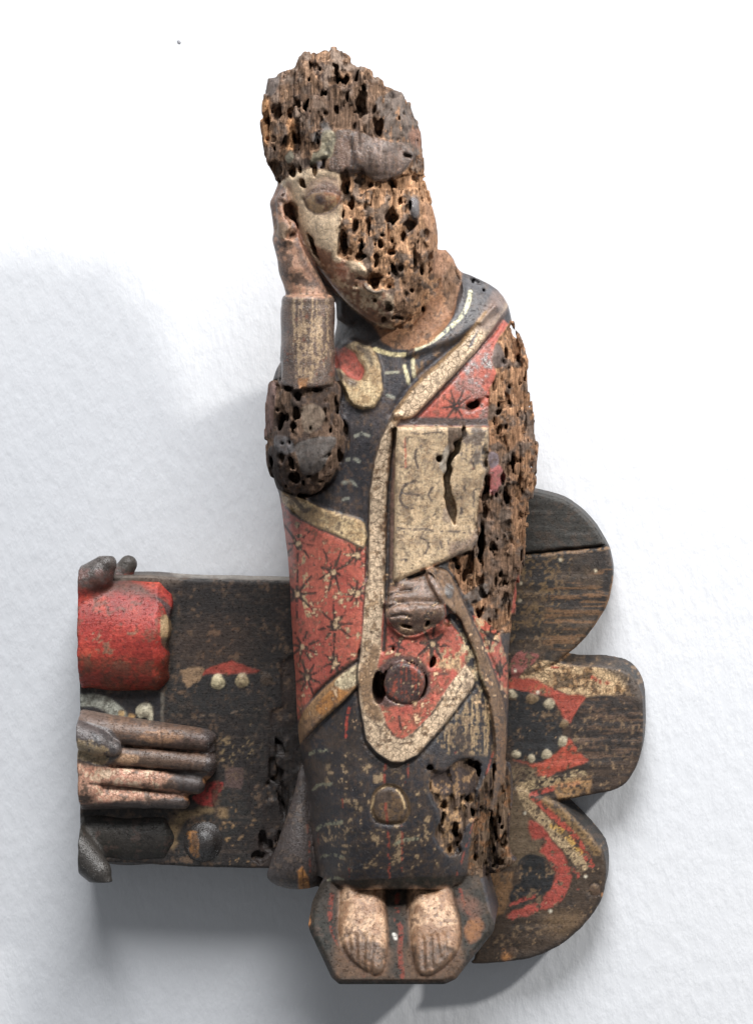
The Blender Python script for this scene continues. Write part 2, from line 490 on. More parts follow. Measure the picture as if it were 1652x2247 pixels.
def carved_wood(name, grain_axis=2, bump=1.0, grain=1.0):
    m, nt = new_mat(name); b = NB(nt)
    out = b.n('ShaderNodeOutputMaterial'); pr = b.n('ShaderNodeBsdfPrincipled'); b.l(pr.outputs[0], out.inputs[0])
    tc = b.n('ShaderNodeTexCoord').outputs['Object']
    pa = b.n('ShaderNodeAttribute', attribute_name='Paint'); su = b.n('ShaderNodeAttribute', attribute_name='Surface')
    sp = b.n('ShaderNodeSeparateColor'); b.l(su.outputs['Color'], sp.inputs[0])
    rot, crk, gls = sp.outputs[0], sp.outputs[1], sp.outputs[2]
    mp = b.n('ShaderNodeMapping'); b.l(tc, mp.inputs[0])
    sc = [1.0, 1.0, 1.0]; sc[grain_axis] = 0.07
    mp.inputs['Scale'].default_value = sc
    fib = b.n('ShaderNodeTexNoise', i_Scale=900.0, i_Detail=4.0, i_Roughness=.65); b.l(mp.outputs[0], fib.inputs['Vector'])
    fib2 = b.n('ShaderNodeTexNoise', i_Scale=260.0, i_Detail=3.0, i_Roughness=.6); b.l(mp.outputs[0], fib2.inputs['Vector'])
    gr = b.n('ShaderNodeTexNoise', i_Scale=420.0, i_Detail=6.0, i_Roughness=.7); b.l(tc, gr.inputs['Vector'])
    gr2 = b.n('ShaderNodeTexNoise', i_Scale=1300.0, i_Detail=3.0, i_Roughness=.6); b.l(tc, gr2.inputs['Vector'])
    # crackle of old paint
    wob = b.n('ShaderNodeVectorMath', operation='SCALE'); wob.inputs['Scale'].default_value = .0022
    b.l(gr.outputs['Color'], wob.inputs[0])
    ad = b.n('ShaderNodeVectorMath', operation='ADD'); b.l(tc, ad.inputs[0]); b.l(wob.outputs[0], ad.inputs[1])
    vo = b.n('ShaderNodeTexVoronoi', feature='DISTANCE_TO_EDGE', i_Scale=235.0); b.l(ad.outputs[0], vo.inputs['Vector'])
    vo2 = b.n('ShaderNodeTexVoronoi', feature='DISTANCE_TO_EDGE', i_Scale=520.0); b.l(ad.outputs[0], vo2.inputs['Vector'])
    l1 = b.ramp(vo.outputs['Distance'], .0, .05, .8, 0.0); l2 = b.ramp(vo2.outputs['Distance'], .0, .06, .4, 0.0)
    line = b.math('MULTIPLY', b.math('MAXIMUM', l1, l2), crk)
    # colour: paint x grain x grime, crackle lines filled with brown dirt
    f1 = b.ramp(fib.outputs['Fac'], .3, .7, .52, 1.42)
    f2 = b.ramp(fib2.outputs['Fac'], .3, .7, .72, 1.28)
    rotm = b.math('MULTIPLY', rot, grain)
    gm = b.math('ADD', b.math('MULTIPLY', b.math('SUBTRACT', b.math('MULTIPLY', f1, f2), 1.0), b.math('MAXIMUM', rotm, .22 * grain)), 1.0)
    gg = b.ramp(gr.outputs['Fac'], .3, .7, .75, 1.24)
    tot = b.math('MULTIPLY', b.math('MULTIPLY', gm, gg), b.ramp(gr2.outputs['Fac'], .3, .7, .88, 1.12))
    mul = b.n('ShaderNodeVectorMath', operation='SCALE'); b.l(pa.outputs['Color'], mul.inputs[0]); b.l(tot, mul.inputs['Scale'])
    ch = b.n('ShaderNodeTexNoise', i_Scale=520.0, i_Detail=6.0, i_Roughness=.72); b.l(ad.outputs[0], ch.inputs['Vector'])
    chip = b.math('MULTIPLY', b.ramp(ch.outputs['Fac'], .585, .62), b.math('SUBTRACT', 1.0, rot))
    cm = b.n('ShaderNodeVectorMath', operation='SCALE'); b.l(mul.outputs[0], cm.inputs[0]); b.l(b.math('SUBTRACT', 1.0, b.math('MULTIPLY', chip, .2)), cm.inputs['Scale'])
    mx = b.n('ShaderNodeMix', data_type='RGBA'); b.l(b.math('MULTIPLY', line, .8), mx.inputs[0]); b.l(cm.outputs[0], mx.inputs[6])
    mx.inputs[7].default_value = (.07, .042, .022, 1)
    b.l(mx.outputs[2], pr.inputs['Base Color'])
    # roughness
    ro = b.math('SUBTRACT', .66, b.math('MULTIPLY', gls, .5))
    ro = b.math('ADD', ro, b.math('MULTIPLY', rot, .18))
    ro = b.math('ADD', ro, b.math('MULTIPLY', b.math('SUBTRACT', gr2.outputs['Fac'], .5), .25), clamp=True)
    b.l(ro, pr.inputs['Roughness'])
    b.l(b.math('MULTIPLY', b.math('SUBTRACT', 1.0, b.math('MULTIPLY', rot, .85)), b.math('ADD', b.math('MULTIPLY', gls, .95), .08)), pr.inputs['Specular IOR Level'])
    # relief: fibres, brush grain, crackle
    hgt = b.math('MULTIPLY', fib.outputs['Fac'], b.math('ADD', b.math('MULTIPLY', rot, 1.1), .16))
    hgt = b.math('ADD', hgt, b.math('MULTIPLY', gr.outputs['Fac'], .5))
    hgt = b.math('ADD', hgt, b.math('MULTIPLY', gr2.outputs['Fac'], b.math('ADD', b.math('MULTIPLY', b.math('MULTIPLY', gls, gls), .5), .12)))
    hgt = b.math('SUBTRACT', b.math('SUBTRACT', hgt, b.math('MULTIPLY', line, .6)), b.math('MULTIPLY', chip, .35))
    bp = b.n('ShaderNodeBump'); bp.inputs['Strength'].default_value = .8 * bump; bp.inputs['Distance'].default_value = .0011
    b.l(hgt, bp.inputs['Height']); b.l(bp.outputs[0], pr.inputs['Normal'])
    return m
MAT_FIG = carved_wood('painted_carved_wood', 2)
MAT_CROSS = carved_wood('painted_cross_wood', 0, 1.0, .8)

def plaster():
    m, nt = new_mat('white_plaster'); b = NB(nt)
    out = b.n('ShaderNodeOutputMaterial'); pr = b.n('ShaderNodeBsdfPrincipled'); b.l(pr.outputs[0], out.inputs[0])
    tc = b.n('ShaderNodeTexCoord').outputs['Object']
    mp = b.n('ShaderNodeMapping'); mp.inputs['Rotation'].default_value = (0, math.radians(-14), 0); mp.inputs['Scale'].default_value = (1, 1, .5)
    b.l(tc, mp.inputs[0])
    a = b.n('ShaderNodeTexNoise', i_Scale=190.0, i_Detail=4.0, i_Roughness=.55); b.l(mp.outputs[0], a.inputs['Vector'])
    c = b.n('ShaderNodeTexNoise', i_Scale=60.0, i_Detail=2.0); b.l(mp.outputs[0], c.inputs['Vector'])
    h = b.math('ADD', b.ramp(a.outputs['Fac'], .3, .75), b.math('MULTIPLY', c.outputs['Fac'], .8))
    bp = b.n('ShaderNodeBump'); bp.inputs['Strength'].default_value = .19; bp.inputs['Distance'].default_value = .0016
    b.l(h, bp.inputs['Height']); b.l(bp.outputs[0], pr.inputs['Normal'])
    st = b.n('ShaderNodeTexNoise', i_Scale=7.0, i_Detail=5.0); b.l(tc, st.inputs['Vector'])
    wc = b.n('ShaderNodeMix', data_type='RGBA'); b.l(b.ramp(st.outputs['Fac'], .3, .7), wc.inputs[0]); wc.inputs[6].default_value = (.65, .667, .695, 1); wc.inputs[7].default_value = (.68, .694, .718, 1)
    b.l(wc.outputs[2], pr.inputs['Base Color']); pr.inputs['Roughness'].default_value = .9
    return m

# ------------------------------------------------------------------ the wall
yw = -WALL * S
wv = np.array([(-2.2, yw, -1.6), (2.2, yw, -1.6), (2.2, yw, 1.6), (-2.2, yw, 1.6)], np.float32)
wall = link_mesh('wall', wv, np.array([[0, 1, 2, 3]]), plaster())
wall['kind'] = 'structure'
def flake(u, v, pts, col):
    n_ = len(pts); x, _, z = place(u, v, WALL)
    ring = [(x + a * S, yw - .0002, z + b_ * S) for a, b_ in pts] + [(x + a * S * .6, yw - .0007, z + b_ * S * .6) for a, b_ in pts]
    vs = np.array(ring + [(x, yw - .0008, z)], np.float32)
    qs = [[i, (i + 1) % n_, n_ + (i + 1) % n_, n_ + i] for i in range(n_)] + [[n_ + i, n_ + (i + 1) % n_, 2 * n_, 2 * n_] for i in range(n_)]
    me = bpy.data.meshes.new('chip'); me.from_pydata([tuple(p) for p in vs], [], [list(dict.fromkeys(f)) for f in qs]); me.update()
    m = bpy.data.materials.new('chipped_plaster'); m.use_nodes = True
    m.node_tree.nodes['Principled BSDF'].inputs['Base Color'].default_value = col; m.node_tree.nodes['Principled BSDF'].inputs['Roughness'].default_value = .9
    me.materials.append(m); o = bpy.data.objects.new('chip', me); scn.collection.objects.link(o); o.parent = wall
flake(393, 92, [(-4, 2), (-1, 5), (3, 3), (5, -1), (3, -5), (-2, -3)], (.28, .28, .3, 1))

# ================================================================== THE CARVED SAINT
RED = (180, 86, 72); CREAM = (214, 184, 148); CREAMD = (168, 136, 92); TUNIC = (54, 49, 49); BLUE = (47, 45, 49)
SKIN = (182, 148, 112); SKIND = (128, 94, 70); WOOD = (166, 126, 92); WOODO = (194, 146, 104); WOODD = (92, 72, 60)
VARN = (82, 66, 58); GOLD = (196, 166, 126); INK = (46, 40, 40); STONE = (112, 100, 90)

T = Painter(540, 70, 1220, 2200, TUNIC, 'tunic', 11)
allbox = [(545, 560), (1215, 560), (1215, 1990), (545, 1990)]
T.noisy(allbox, BLUE, .5, .08, 'big', .2)
T.noisy(allbox, (72, 61, 55), .58, .06, 'mid', .3, a=.7)
T.noisy(allbox, (120, 96, 68), .66, .04, 'mid', .5, a=.6)

# ---- skirt: chips of bare gesso, pale arcs, red lines, plugged hole
SK = [(660, 1560), (800, 1560), (830, 1650), (1000, 1600), (1110, 1560), (1110, 1700), (1060, 1960), (690, 1960)]
T.noisy(SK, (66, 54, 45), .5, .1, 'mid', .3, a=.8)
T.noisy([(820, 1640), (960, 1680), (960, 1960), (770, 1960), (720, 1760)], (84, 66, 50), .5, .06, 'fine', .6, a=.35)
T.noisy([(720, 1640), (840, 1680), (960, 1740), (960, 1900), (850, 1930), (700, 1900)], (186, 156, 112), .61, .018, 'mid', .5)
T.noisy(A6([(1150, 1000), (1450, 900), (1600, 1100), (1500, 1330), (1200, 1320), (1100, 1200)]), (178, 148, 104), .53, .05, 'grain', .5, a=.8)
for ln in ([(370, 260), (400, 225), (480, 215)], [(392, 510), (430, 480), (550, 462)], [(418, 690), (470, 668), (560, 690)], [(460, 845), (510, 822), (560, 830)],
           [(345, 25), (400, 0), (460, -5)], [(900, 600), (960, 575), (1040, 570)]):
    T.stroke(smooth(A7(ln), False), 7, (150, 148, 118), .75, broken=.36, wob=5)
for ln, wd, br in (([(835, 80), (828, 200)], 5, .4), ([(832, 340), (848, 400), (852, 560), (862, 870)], 5, .42), ([(982, 90), (970, 215)], 4, .42),
               ([(938, 480), (945, 600), (935, 860)], 4, .48), ([(558, 280), (562, 420)], 3, .45), ([(600, 760), (606, 890)], 3, .45), ([(1535, 5), (1470, 200), (1400, 470), (1290, 830)], 4, .45),
               ([(1290, 0), (1240, 60)], 5, .42), ([(395, 520), (415, 760)], 4, .5)):
    T.stroke(smooth(A7(ln), False), wd, (168, 62, 52), .9, broken=br)
T.stroke(A6([(528, 1000), (508, 1090), (506, 1200)]), 6, (184, 66, 54), 1, broken=.3)
for yy in range(6): T.dome((735 + 18 * (yy % 2), 1660 + yy * 50), 60, 22, 1.5)
T.dome((780, 1800), 75, 160, 9); T.dome((950, 1790), 70, 170, 7)
# plugged hole in the skirt
PL = A7([(740, 360), (760, 270), (820, 215), (900, 215), (960, 270), (995, 360), (985, 430), (940, 470), (790, 460)])
T.carve(smooth(PL), -5, 4); PL2 = [(857 + (x - 857) * .84, 1763 + (y - 1763) * .84) for x, y in PL]
T.poly(smooth(PL), (118, 92, 62), .8, lab='plug', gls=.3); T.carve(smooth(PL2), 7, 3)
T.poly(smooth(PL2), (76, 62, 52), 1, lab='plug'); T.noisy(smooth(PL2), (112, 86, 56), .52, .05, 'mid', .5)
T.stroke(smooth(A7([(745, 370), (770, 290), (830, 232), (890, 235), (935, 290), (960, 370)]), False), 4, (196, 166, 116), .85, broken=.36)
T.stroke(A7([(835, 340), (850, 460)]), 5, (150, 58, 48), .9, broken=.3)
# rotten hollow in the skirt
HO = smooth(A7([(1130, 120), (1210, 130), (1300, 60), (1390, 70), (1440, 150), (1400, 300), (1415, 420), (1350, 500), (1310, 600), (1250, 680), (1190, 620), (1150, 540), (1190, 420), (1130, 260)]))
T.poly(HO, (98, 80, 66), 1, wob=10, rot=.75, gls=.15)
T.poly(smooth(A7([(1140, 150), (1300, 100), (1410, 180), (1390, 290), (1260, 290), (1140, 260)])), (80, 68, 64), 1, rot=.35)
T.noisy(HO, (176, 138, 96), .52, .05, 'mid', .4); T.carve(HO, -13, 3.5, 8)
RD = smooth(A7([(1440, 250), (1540, 100), (1640, 150), (1640, 650), (1680, 720), (1560, 800), (1440, 820), (1370, 870), (1380, 640)]))
T.poly(RD, (104, 84, 66), 1, wob=8, rot=1, gls=.12, lab='worn_drape'); T.noisy(RD, (60, 50, 46), .52, .05, 'grain', .4); T.noisy(RD, (160, 112, 70), .6, .04, 'mid', .4)

# ---- chest of the tunic
CH = [(740, 660), (1010, 600), (1110, 640), (1060, 720), (880, 880), (820, 1000), (805, 1150), (640, 1080), (735, 900)]
T.noisy(CH, (66, 60, 62), .5, .08, 'grain', .3, a=.7)
T.poly(smooth(A4([(560, 700), (760, 480), (960, 420), (930, 800), (900, 1000), (600, 900)])), (43, 42, 47), .7, soft=14)
T.noisy(A4([(700, 380), (980, 400), (920, 860), (700, 860)]), (156, 122, 80), .66, .03, 'mid', .4)
T.noisy(A3([(300, 760), (700, 560), (640, 700), (360, 1000), (300, 950)]), (140, 104, 62), .52, .08, 'mid', .4, a=.8)
for ln in ([(800, 490), (850, 470), (910, 485)], [(735, 680), (790, 668), (835, 695)], [(700, 865), (770, 858), (815, 885)], [(1060, 160), (1110, 182)], [(705, 1000), (740, 992)]):
    T.stroke(A4(ln), 7, (152, 152, 136), .8, broken=.3)
T.stroke(A2([(1185, 1358), (1280, 1352)]), 6, (168, 164, 140), .8, broken=.28)
# collar
T.stroke(smooth(A2([(1095, 1165), (1180, 1195), (1270, 1210), (1360, 1208)]), False), 9, (220, 202, 146), 1, broken=.22)
T.stroke(A2([(1375, 1170), (1365, 1250), (1385, 1380), (1395, 1420)]), 12, (46, 44, 48), .9)
T.stroke(A2([(1335, 1300), (1370, 1440)]), 8, (208, 196, 152), 1, broken=.2)
T.stroke(A2([(1402, 1255), (1416, 1385)]), 8, (208, 196, 152), 1, broken=.2)
T.poly(smooth(A3([(620, 470), (700, 280), (760, 170), (960, 260), (1060, 420), (960, 430), (860, 500), (700, 650), (480, 780), (330, 790), (500, 640)])), (70, 69, 72), .75, soft=6, gls=.7)
T.stroke(smooth(A3([(765, 290), (745, 390), (700, 480), (620, 560), (540, 630), (440, 695), (330, 750)]), False), 9, (204, 200, 160), 1, broken=.3)
T.stroke(smooth(A3([(470, 780), (700, 620), (860, 470), (960, 340)]), False), 7, (44, 42, 46), .7, soft=3)
T.carve(smooth(A3([(630, 420), (690, 180), (800, 150), (960, 240), (1080, 430), (950, 440), (700, 650), (300, 800), (260, 770), (480, 640)])), 13, 9)
T.stroke(smooth(A3([(820, 560), (560, 780), (300, 1010), (120, 1280)]), False), 10, (52, 50, 56), .8, soft=3, dh=-6)

# ---- neck
NK = smooth([(800, 715), (835, 748), (875, 765), (925, 760), (962, 735), (990, 700), (1004, 650), (1010, 600), (985, 560), (940, 560), (880, 640), (800, 660)])
T.poly(NK, (152, 106, 72), 1, lab='neck', crk=.25, gls=.35, wob=3)
T.noisy(NK, (186, 136, 92), .53, .08, 'mid', .4); T.noisy(NK, (112, 78, 56), .58, .06, 'mid', .5, a=.8)
T.poly(A3([(520, 180), (620, 40), (690, 170), (660, 330), (600, 480)]), (120, 92, 70), .8, rot=.6, soft=4)

# ---- loop of mantle on the left of the chest
LP = smooth(A2([(985, 1120), (1070, 1150), (1130, 1290), (1152, 1410), (1140, 1540), (1080, 1632), (980, 1645), (890, 1590), (840, 1470), (790, 1300), (770, 1150), (880, 1080)]))
T.poly(LP, CREAMD, 1, lab='mantle_loop', crk=.5, gls=.5); T.noisy(LP, (206, 178, 130), .47, .07, 'mid', .3)
T.carve(LP, 14, 5)
LI = smooth(A2([(780, 1120), (900, 1170), (960, 1240), (1012, 1340), (975, 1415), (880, 1390), (820, 1330), (770, 1300)]))
T.poly(LI, (164, 76, 66), 1, gls=.35, crk=.1); T.carve(LI, -11, 6)
T.poly(smooth(A2([(800, 1350), (860, 1370), (960, 1430), (930, 1470), (850, 1440)])), (72, 58, 54), .8, soft=4)
T.poly(smooth(A2([(960, 1130), (1060, 1190), (1080, 1300), (1050, 1290), (1000, 1200), (940, 1160)])), (60, 52, 50), .75, soft=4)
T.poly(smooth(A2([(775, 760), (900, 840), (1040, 920), (1150, 1110), (1000, 1140), (940, 1100), (775, 1150)])), (60, 56, 56), 1, soft=3)

# ---- red mantle, left panel with stars
ML = [(600, 1070), (640, 1130), (700, 1158), (752, 1180), (806, 1202), (806, 1300), (798, 1400), (786, 1445), (735, 1482), (690, 1522), (655, 1580), (600, 1600)]
def star(c, r, n=8, ph=0.2, pale=True, wd=6.5, br=.34):
    rs = np.random.default_rng(int(c[0] * 7 + c[1]))
    for k in range(n):
        a = ph + 2 * math.pi * k / n + rs.normal(0, .07); L = r * rs.uniform(.75, 1.1)
        p0 = (c[0] + math.cos(a) * r * .12, c[1] + math.sin(a) * r * .12); p1 = (c[0] + math.cos(a) * L, c[1] + math.sin(a) * L * 1.15)
        T.stroke([p0, p1], 1, (44, 37, 36), .92, broken=br - .02, ws=[wd * .55, wd * .2], wob=3, gls=.3)
    if pale: T.dome(c, 8, 8, 0); T.poly(smooth([(c[0] - 4, c[1] - 4), (c[0] + 4, c[1] - 5), (c[0] + 5, c[1] + 4), (c[0] - 3, c[1] + 6)]), (206, 172, 128), .9, wob=8)
def redcloth(P, lab='mantle'):
    T.poly(P, RED, 1, lab=lab, crk=.06, gls=.5, wob=3)
    T.noisy(P, (186, 92, 74), .54, .1, 'mid', .2, a=.7); T.noisy(P, (130, 78, 60), .62, .06, 'mid', .4, a=.4); T.noisy(P, (156, 60, 54), .56, .1, 'big', .3, a=.7)
redcloth(ML); T.carve(ML, 9, 4)
T.noisy([(690, 1200), (800, 1230), (796, 1400), (740, 1480), (690, 1400), (720, 1290)], (204, 168, 122), .615, .018, 'mid', .6)
T.stroke(smooth([(652, 1150), (660, 1190), (664, 1215), (668, 1250), (672, 1280), (668, 1310), (676, 1350)], False), 11, (204, 172, 122), 1, broken=.40, crk=.5)
for c, r, ph in (((654, 1193), 42, .1), ((732, 1254), 46, .35), ((651, 1304), 48, .0), ((735, 1372), 48, -.1), ((664, 1420), 36, .3), ((674, 1486), 36, .45), ((735, 1454), 34, .5), ((783, 1303), 24, .05), ((783, 1218), 26, .9)):
    star(c, r, 8, ph)
T.stroke([(806, 1205), (803, 1300), (798, 1400), (790, 1440)], 10, (60, 50, 50), .85, soft=2.5, dh=-5)
UB = smooth(A4([(200, 920), (300, 960), (500, 1060), (700, 1130), (870, 1190), (870, 1390), (700, 1312), (500, 1232), (350, 1152), (240, 1060)]))
T.poly(UB, CREAMD, 1, lab='trim', crk=.55, gls=.4); T.noisy(UB, (208, 178, 128), .5, .06, 'mid', .4); T.carve(UB, 9, 4)
T.stroke(smooth(A4([(260, 940), (330, 1020), (390, 1090), (430, 1080)]), False), 9, (60, 52, 48), .8, broken=.3)
T.stroke(A4([(240, 1062), (350, 1155), (500, 1236), (700, 1318), (870, 1392)]), 5, (58, 46, 42), .85, dh=-4)
LB = smooth(A6([(600, 690), (500, 750), (430, 800), (300, 920), (200, 1040), (170, 1200), (200, 1245), (350, 1085), (480, 965), (600, 830)]))
T.poly(LB, (158, 118, 74), 1, lab='trim', crk=.2, gls=.3)
T.poly(smooth(A6([(600, 690), (500, 750), (425, 830), (460, 870), (530, 860), (600, 820)])), (206, 186, 146), 1, crk=.6)
T.poly(smooth(A6([(420, 860), (480, 880), (520, 900), (400, 1010), (340, 1050), (300, 990)])), (176, 118, 62), 1, crk=0)
T.poly(smooth(A6([(180, 1130), (260, 1060), (340, 1080), (210, 1230), (170, 1220)])), (128, 96, 66), .9, wob=10)
T.poly(A6([(590, 640), (600, 690), (430, 795), (300, 915), (200, 1035), (165, 1060), (200, 1000), (400, 790)]), (92, 76, 70), .9, soft=3)
T.carve(LB, 9, 4); T.stroke(A6([(200, 1250), (350, 1095), (480, 975), (600, 850)]), 6, (44, 40, 42), .9, dh=-4)

# ---- red triangle on the right of the chest
RT = [(872, 936), (900, 915), (934, 888), (976, 843), (1041, 776), (1080, 722), (1100, 700), (1130, 720), (1110, 780), (1096, 860), (1088, 945)]
redcloth(RT); T.noisy(A3([(560, 900), (900, 660), (1000, 700), (930, 900), (920, 1340), (700, 1320)]), (150, 92, 88), .48, .1, 'mid', .3, gls=.85)
T.noisy(A3([(700, 880), (1000, 700), (980, 1000), (900, 1100), (760, 1010)]), (176, 166, 160), .6, .05, 'mid', .5, gls=.95)
star((1000, 891), 38, 9, .2, False, 5, .25)
T.stroke(A3([(1060, 440), (920, 640), (780, 800), (560, 1050), (400, 1220), (300, 1320)]), 9, (52, 44, 44), .9, soft=2.5, dh=-8)
T.poly(A3([(150, 1300), (500, 1300), (920, 1310), (930, 1380), (150, 1370)]), (72, 60, 58), 1, soft=3)

# ---- long cream trim: diagonal, vertical and the U around the lap
DB = smooth(A3([(1075, 380), (1010, 330), (930, 400), (700, 680), (480, 890), (300, 1060), (140, 1270), (180, 1310), (290, 1302), (400, 1200), (560, 1030), (800, 780), (920, 620), (1010, 480)]), n=2)
T.poly(DB, CREAM, 1, lab='trim', crk=1.0, gls=.45, wob=2)
T.poly(A3([(1090, 330), (960, 300), (860, 480), (790, 580), (920, 630), (1010, 500)]), (128, 104, 90), .92, soft=9, crk=.1, gls=.7)
T.poly(A3([(1090, 330), (960, 300), (890, 430), (1010, 470)]), (104, 80, 70), .8, soft=10, crk=0, gls=.7)
T.stroke(A3([(885, 460), (700, 690), (480, 900), (300, 1070), (150, 1270)]), 8, (148, 112, 66), .9, soft=2)
T.poly(smooth(A3([(790, 650), (830, 600), (780, 720), (750, 730)])), (128, 124, 124), 1)
T.carve(DB, 10, 4)
VL = A4([(1110, 300), (1050, 410), (1000, 520), (950, 700), (915, 950), (910, 1200), (900, 1640)]) + A6([(640, 200), (630, 350), (610, 600), (588, 760), (598, 950), (620, 1080), (650, 1220), (720, 1310), (820, 1370), (900, 1372), (1000, 1320), (1100, 1210), (1250, 1030), (1380, 860), (1402, 790)])
VR = A6([(1330, 700), (1230, 830), (1150, 950), (1090, 1050), (960, 1180), (890, 1220), (820, 1190), (780, 1110), (760, 1040), (710, 950), (700, 800), (745, 600), (750, 420), (770, 250)]) + A4([(1040, 1640), (1045, 1300), (1050, 1000), (1090, 650), (1110, 430), (1190, 310)])
VB = VL + VR
VCH = A6([(770, 250), (750, 420), (745, 600), (700, 800), (710, 950), (760, 1040), (780, 1110), (820, 1190), (890, 1220), (960, 1180), (1090, 1050), (1150, 950), (1230, 830), (1330, 700), (1350, 600), (1280, 480), (1200, 380), (1190, 280), (780, 260)])
redcloth(VCH); T.noisy(A6([(1100, 580), (1300, 600), (1300, 740), (1120, 720), (1080, 640)]), (204, 168, 118), .45, .05, 'mid', .4, crk=.5)
T.noisy(VCH, (140, 78, 58), .56, .08, 'mid', .4, a=.7); T.carve(VCH, 10, 4)
star((948, 1414), 42, 8, .1, True, 9, .28); star((872, 1416), 22, 5, .4, False, 7, .3)
T.stroke(A6([(870, 1060), (885, 1145)]), 6, INK, .9); T.stroke(A6([(1120, 770), (1200, 765)]), 4, INK, .8, broken=.3)
T.poly(VB, CREAM, 1, lab='trim', crk=.85, gls=.42, wob=2)
T.noisy(VB, (162, 122, 72), .6, .05, 'mid', .5, a=.8)
T.stroke(A4([(1100, 440), (1080, 640), (1040, 1000), (1035, 1640)]), 9, (146, 104, 62), .8, broken=.42)
T.poly(smooth(A6([(690, 560), (745, 600), (720, 700), (700, 830), (705, 940), (760, 1050), (750, 1100), (690, 1090), (640, 1040), (600, 900), (590, 760), (650, 660)])), (128, 96, 62), .92, soft=5, crk=.2)
T.stroke(A6([(770, 1110), (840, 1200), (890, 1222), (960, 1190), (1090, 1060), (1240, 830)]), 5, (60, 46, 38), .9, broken=.36)
T.stroke(A6([(1340, 770), (1280, 880), (1220, 1000)]), 5, (60, 50, 44), .85, broken=.4)
T.carve(VB, 11, 4)
T.stroke(A4([(1105, 310), (1000, 520), (950, 700), (912, 950), (906, 1200), (898, 1640)]), 5, (58, 48, 42), .8, dh=-4)
UO = smooth(A6([(600, 600), (580, 760), (590, 950), (612, 1080), (640, 1225), (715, 1320), (820, 1380), (905, 1382), (1005, 1330), (1110, 1220), (1260, 1040), (1390, 870)]), False)
T.stroke(UO, 5, (46, 40, 38), .8, dh=-5)
T.stroke(A4([(1130, 430), (1100, 650), (1075, 900), (1068, 1200), (1060, 1640)]) + A6([(780, 330), (765, 600)]), 8, (58, 52, 50), .95, dh=-6)
T.poly(A4([(1120, 430), (1150, 430), (1125, 900), (1105, 1640), (1080, 1640), (1085, 1000)]), (124, 92, 76), .9, soft=2)

# ---- book
BK = A5([(300, 138), (720, 138), (1052, 145), (1040, 500), (975, 700), (950, 950), (972, 1060), (900, 1135), (740, 1205), (560, 1285), (440, 1330), (285, 1390)])
T.poly(BK, GOLD, 1, lab='book', crk=.32, gls=.55, wob=3)
T.noisy(BK, (154, 126, 92), .5, .09, 'mid', .4); T.noisy(BK, (212, 184, 142), .56, .06, 'fine', .7)
T.noisy(A5([(800, 140), (1052, 140), (1040, 500), (820, 420)]), (126, 112, 98), .48, .08, 'mid', .5)
T.poly(A5([(722, 140), (860, 150), (800, 270), (760, 340), (720, 480)]), (96, 80, 66), 1, rot=.4, gls=.2)
T.poly(smooth(A5([(650, 460), (680, 350), (725, 290), (720, 480), (700, 520)])), (140, 132, 122), .8, rot=.2)
T.poly(smooth(A5([(690, 800), (740, 780), (745, 900), (720, 910), (680, 890)])), (150, 128, 106), .9)
T.poly(smooth(A5([(745, 1080), (860, 1060), (960, 960), (975, 1070), (880, 1130), (740, 1190)])), (122, 96, 82), .75, soft=6, gls=.75)
for ln, wd in (([(505, 295), (468, 330), (456, 390), (480, 470)], 5), ([(460, 575), (380, 610), (340, 680), (340, 730), (370, 780), (440, 800)], 6),
               ([(350, 675), (420, 680), (490, 690)], 5), ([(630, 600), (585, 640), (565, 690), (590, 740)], 5), ([(640, 800), (610, 850), (580, 870)], 4), ([(310, 955), (380, 960), (480, 968), (560, 965), (640, 985), (760, 985), (900, 995)], 4),
               ([(500, 1035), (545, 1060), (560, 1100), (545, 1150), (495, 1190)], 4.5), ([(340, 1220), (400, 1212)], 6), ([(370, 990), (390, 1005)], 6), ([(340, 466), (405, 470)], 4), ([(660, 1070), (675, 1110)], 5),
               ([(420, 190), (520, 195), (610, 180), (700, 190)], 3.5), ([(850, 615), (860, 650)], 6), ([(940, 640), (925, 700), (935, 780)], 6), ([(830, 700), (835, 720)], 4), ([(830, 800), (830, 830)], 7), ([(910, 290), (930, 480)], 4), ([(600, 280), (630, 290)], 4), ([(720, 1060), (730, 1090)], 4)):
    T.stroke(smooth(A5(ln), False) if len(ln) > 2 else A5(ln), wd, (62, 54, 54), .9, broken=.34, wob=4)
T.stroke(A5([(376, 225), (380, 460)]), 4, (178, 74, 60), .9, broken=.38); T.stroke(A5([(905, 300), (925, 520)]), 4, (170, 90, 70), .7, broken=.5)
T.stroke(A5([(440, 1318), (600, 1262), (730, 1215)]), 6, (178, 110, 62), .8, broken=.4)

# ---- worn right arm
AR = A3([(1010, 640), (960, 720), (940, 860), (985, 960), (920, 1050), (915, 1160), (905, 1330)]) + A5([(1055, 140), (1045, 500), (975, 700), (955, 950), (975, 1060), (905, 1135), (740, 1210), (730, 1260), (780, 1350), (840, 1480), (900, 1560)]) + \
     A6([(1400, 360), (1470, 500), (1530, 540), (1580, 480), (1640, 480)]) + [(1160, 1380), (1200, 1250), (1215, 1000), (1205, 850), (1180, 740), (1130, 690)]
T.poly(AR, (144, 106, 76), 1, lab='worn_arm', rot=1, gls=.1, crk=0, wob=6)
def rotwood(P, d=.52, o=.56):
    T.noisy(P, WOODO, o, .07, 'grain', .45); T.noisy(P, (98, 80, 68), d, .06, 'mid', .35, a=.8); T.noisy(P, (122, 104, 90), .6, .04, 'mid', .2, a=.8, rot=.5)
    T.noisy(P, (70, 56, 48), .62, .05, 'grain', .5, a=.7)
rotwood(AR)
T.poly(A5([(1080, 300), (1230, 320), (1230, 1100), (1350, 1150), (1280, 1650), (1000, 1500), (960, 1050), (970, 720), (1050, 520)]), (92, 78, 68), .62, soft=14)
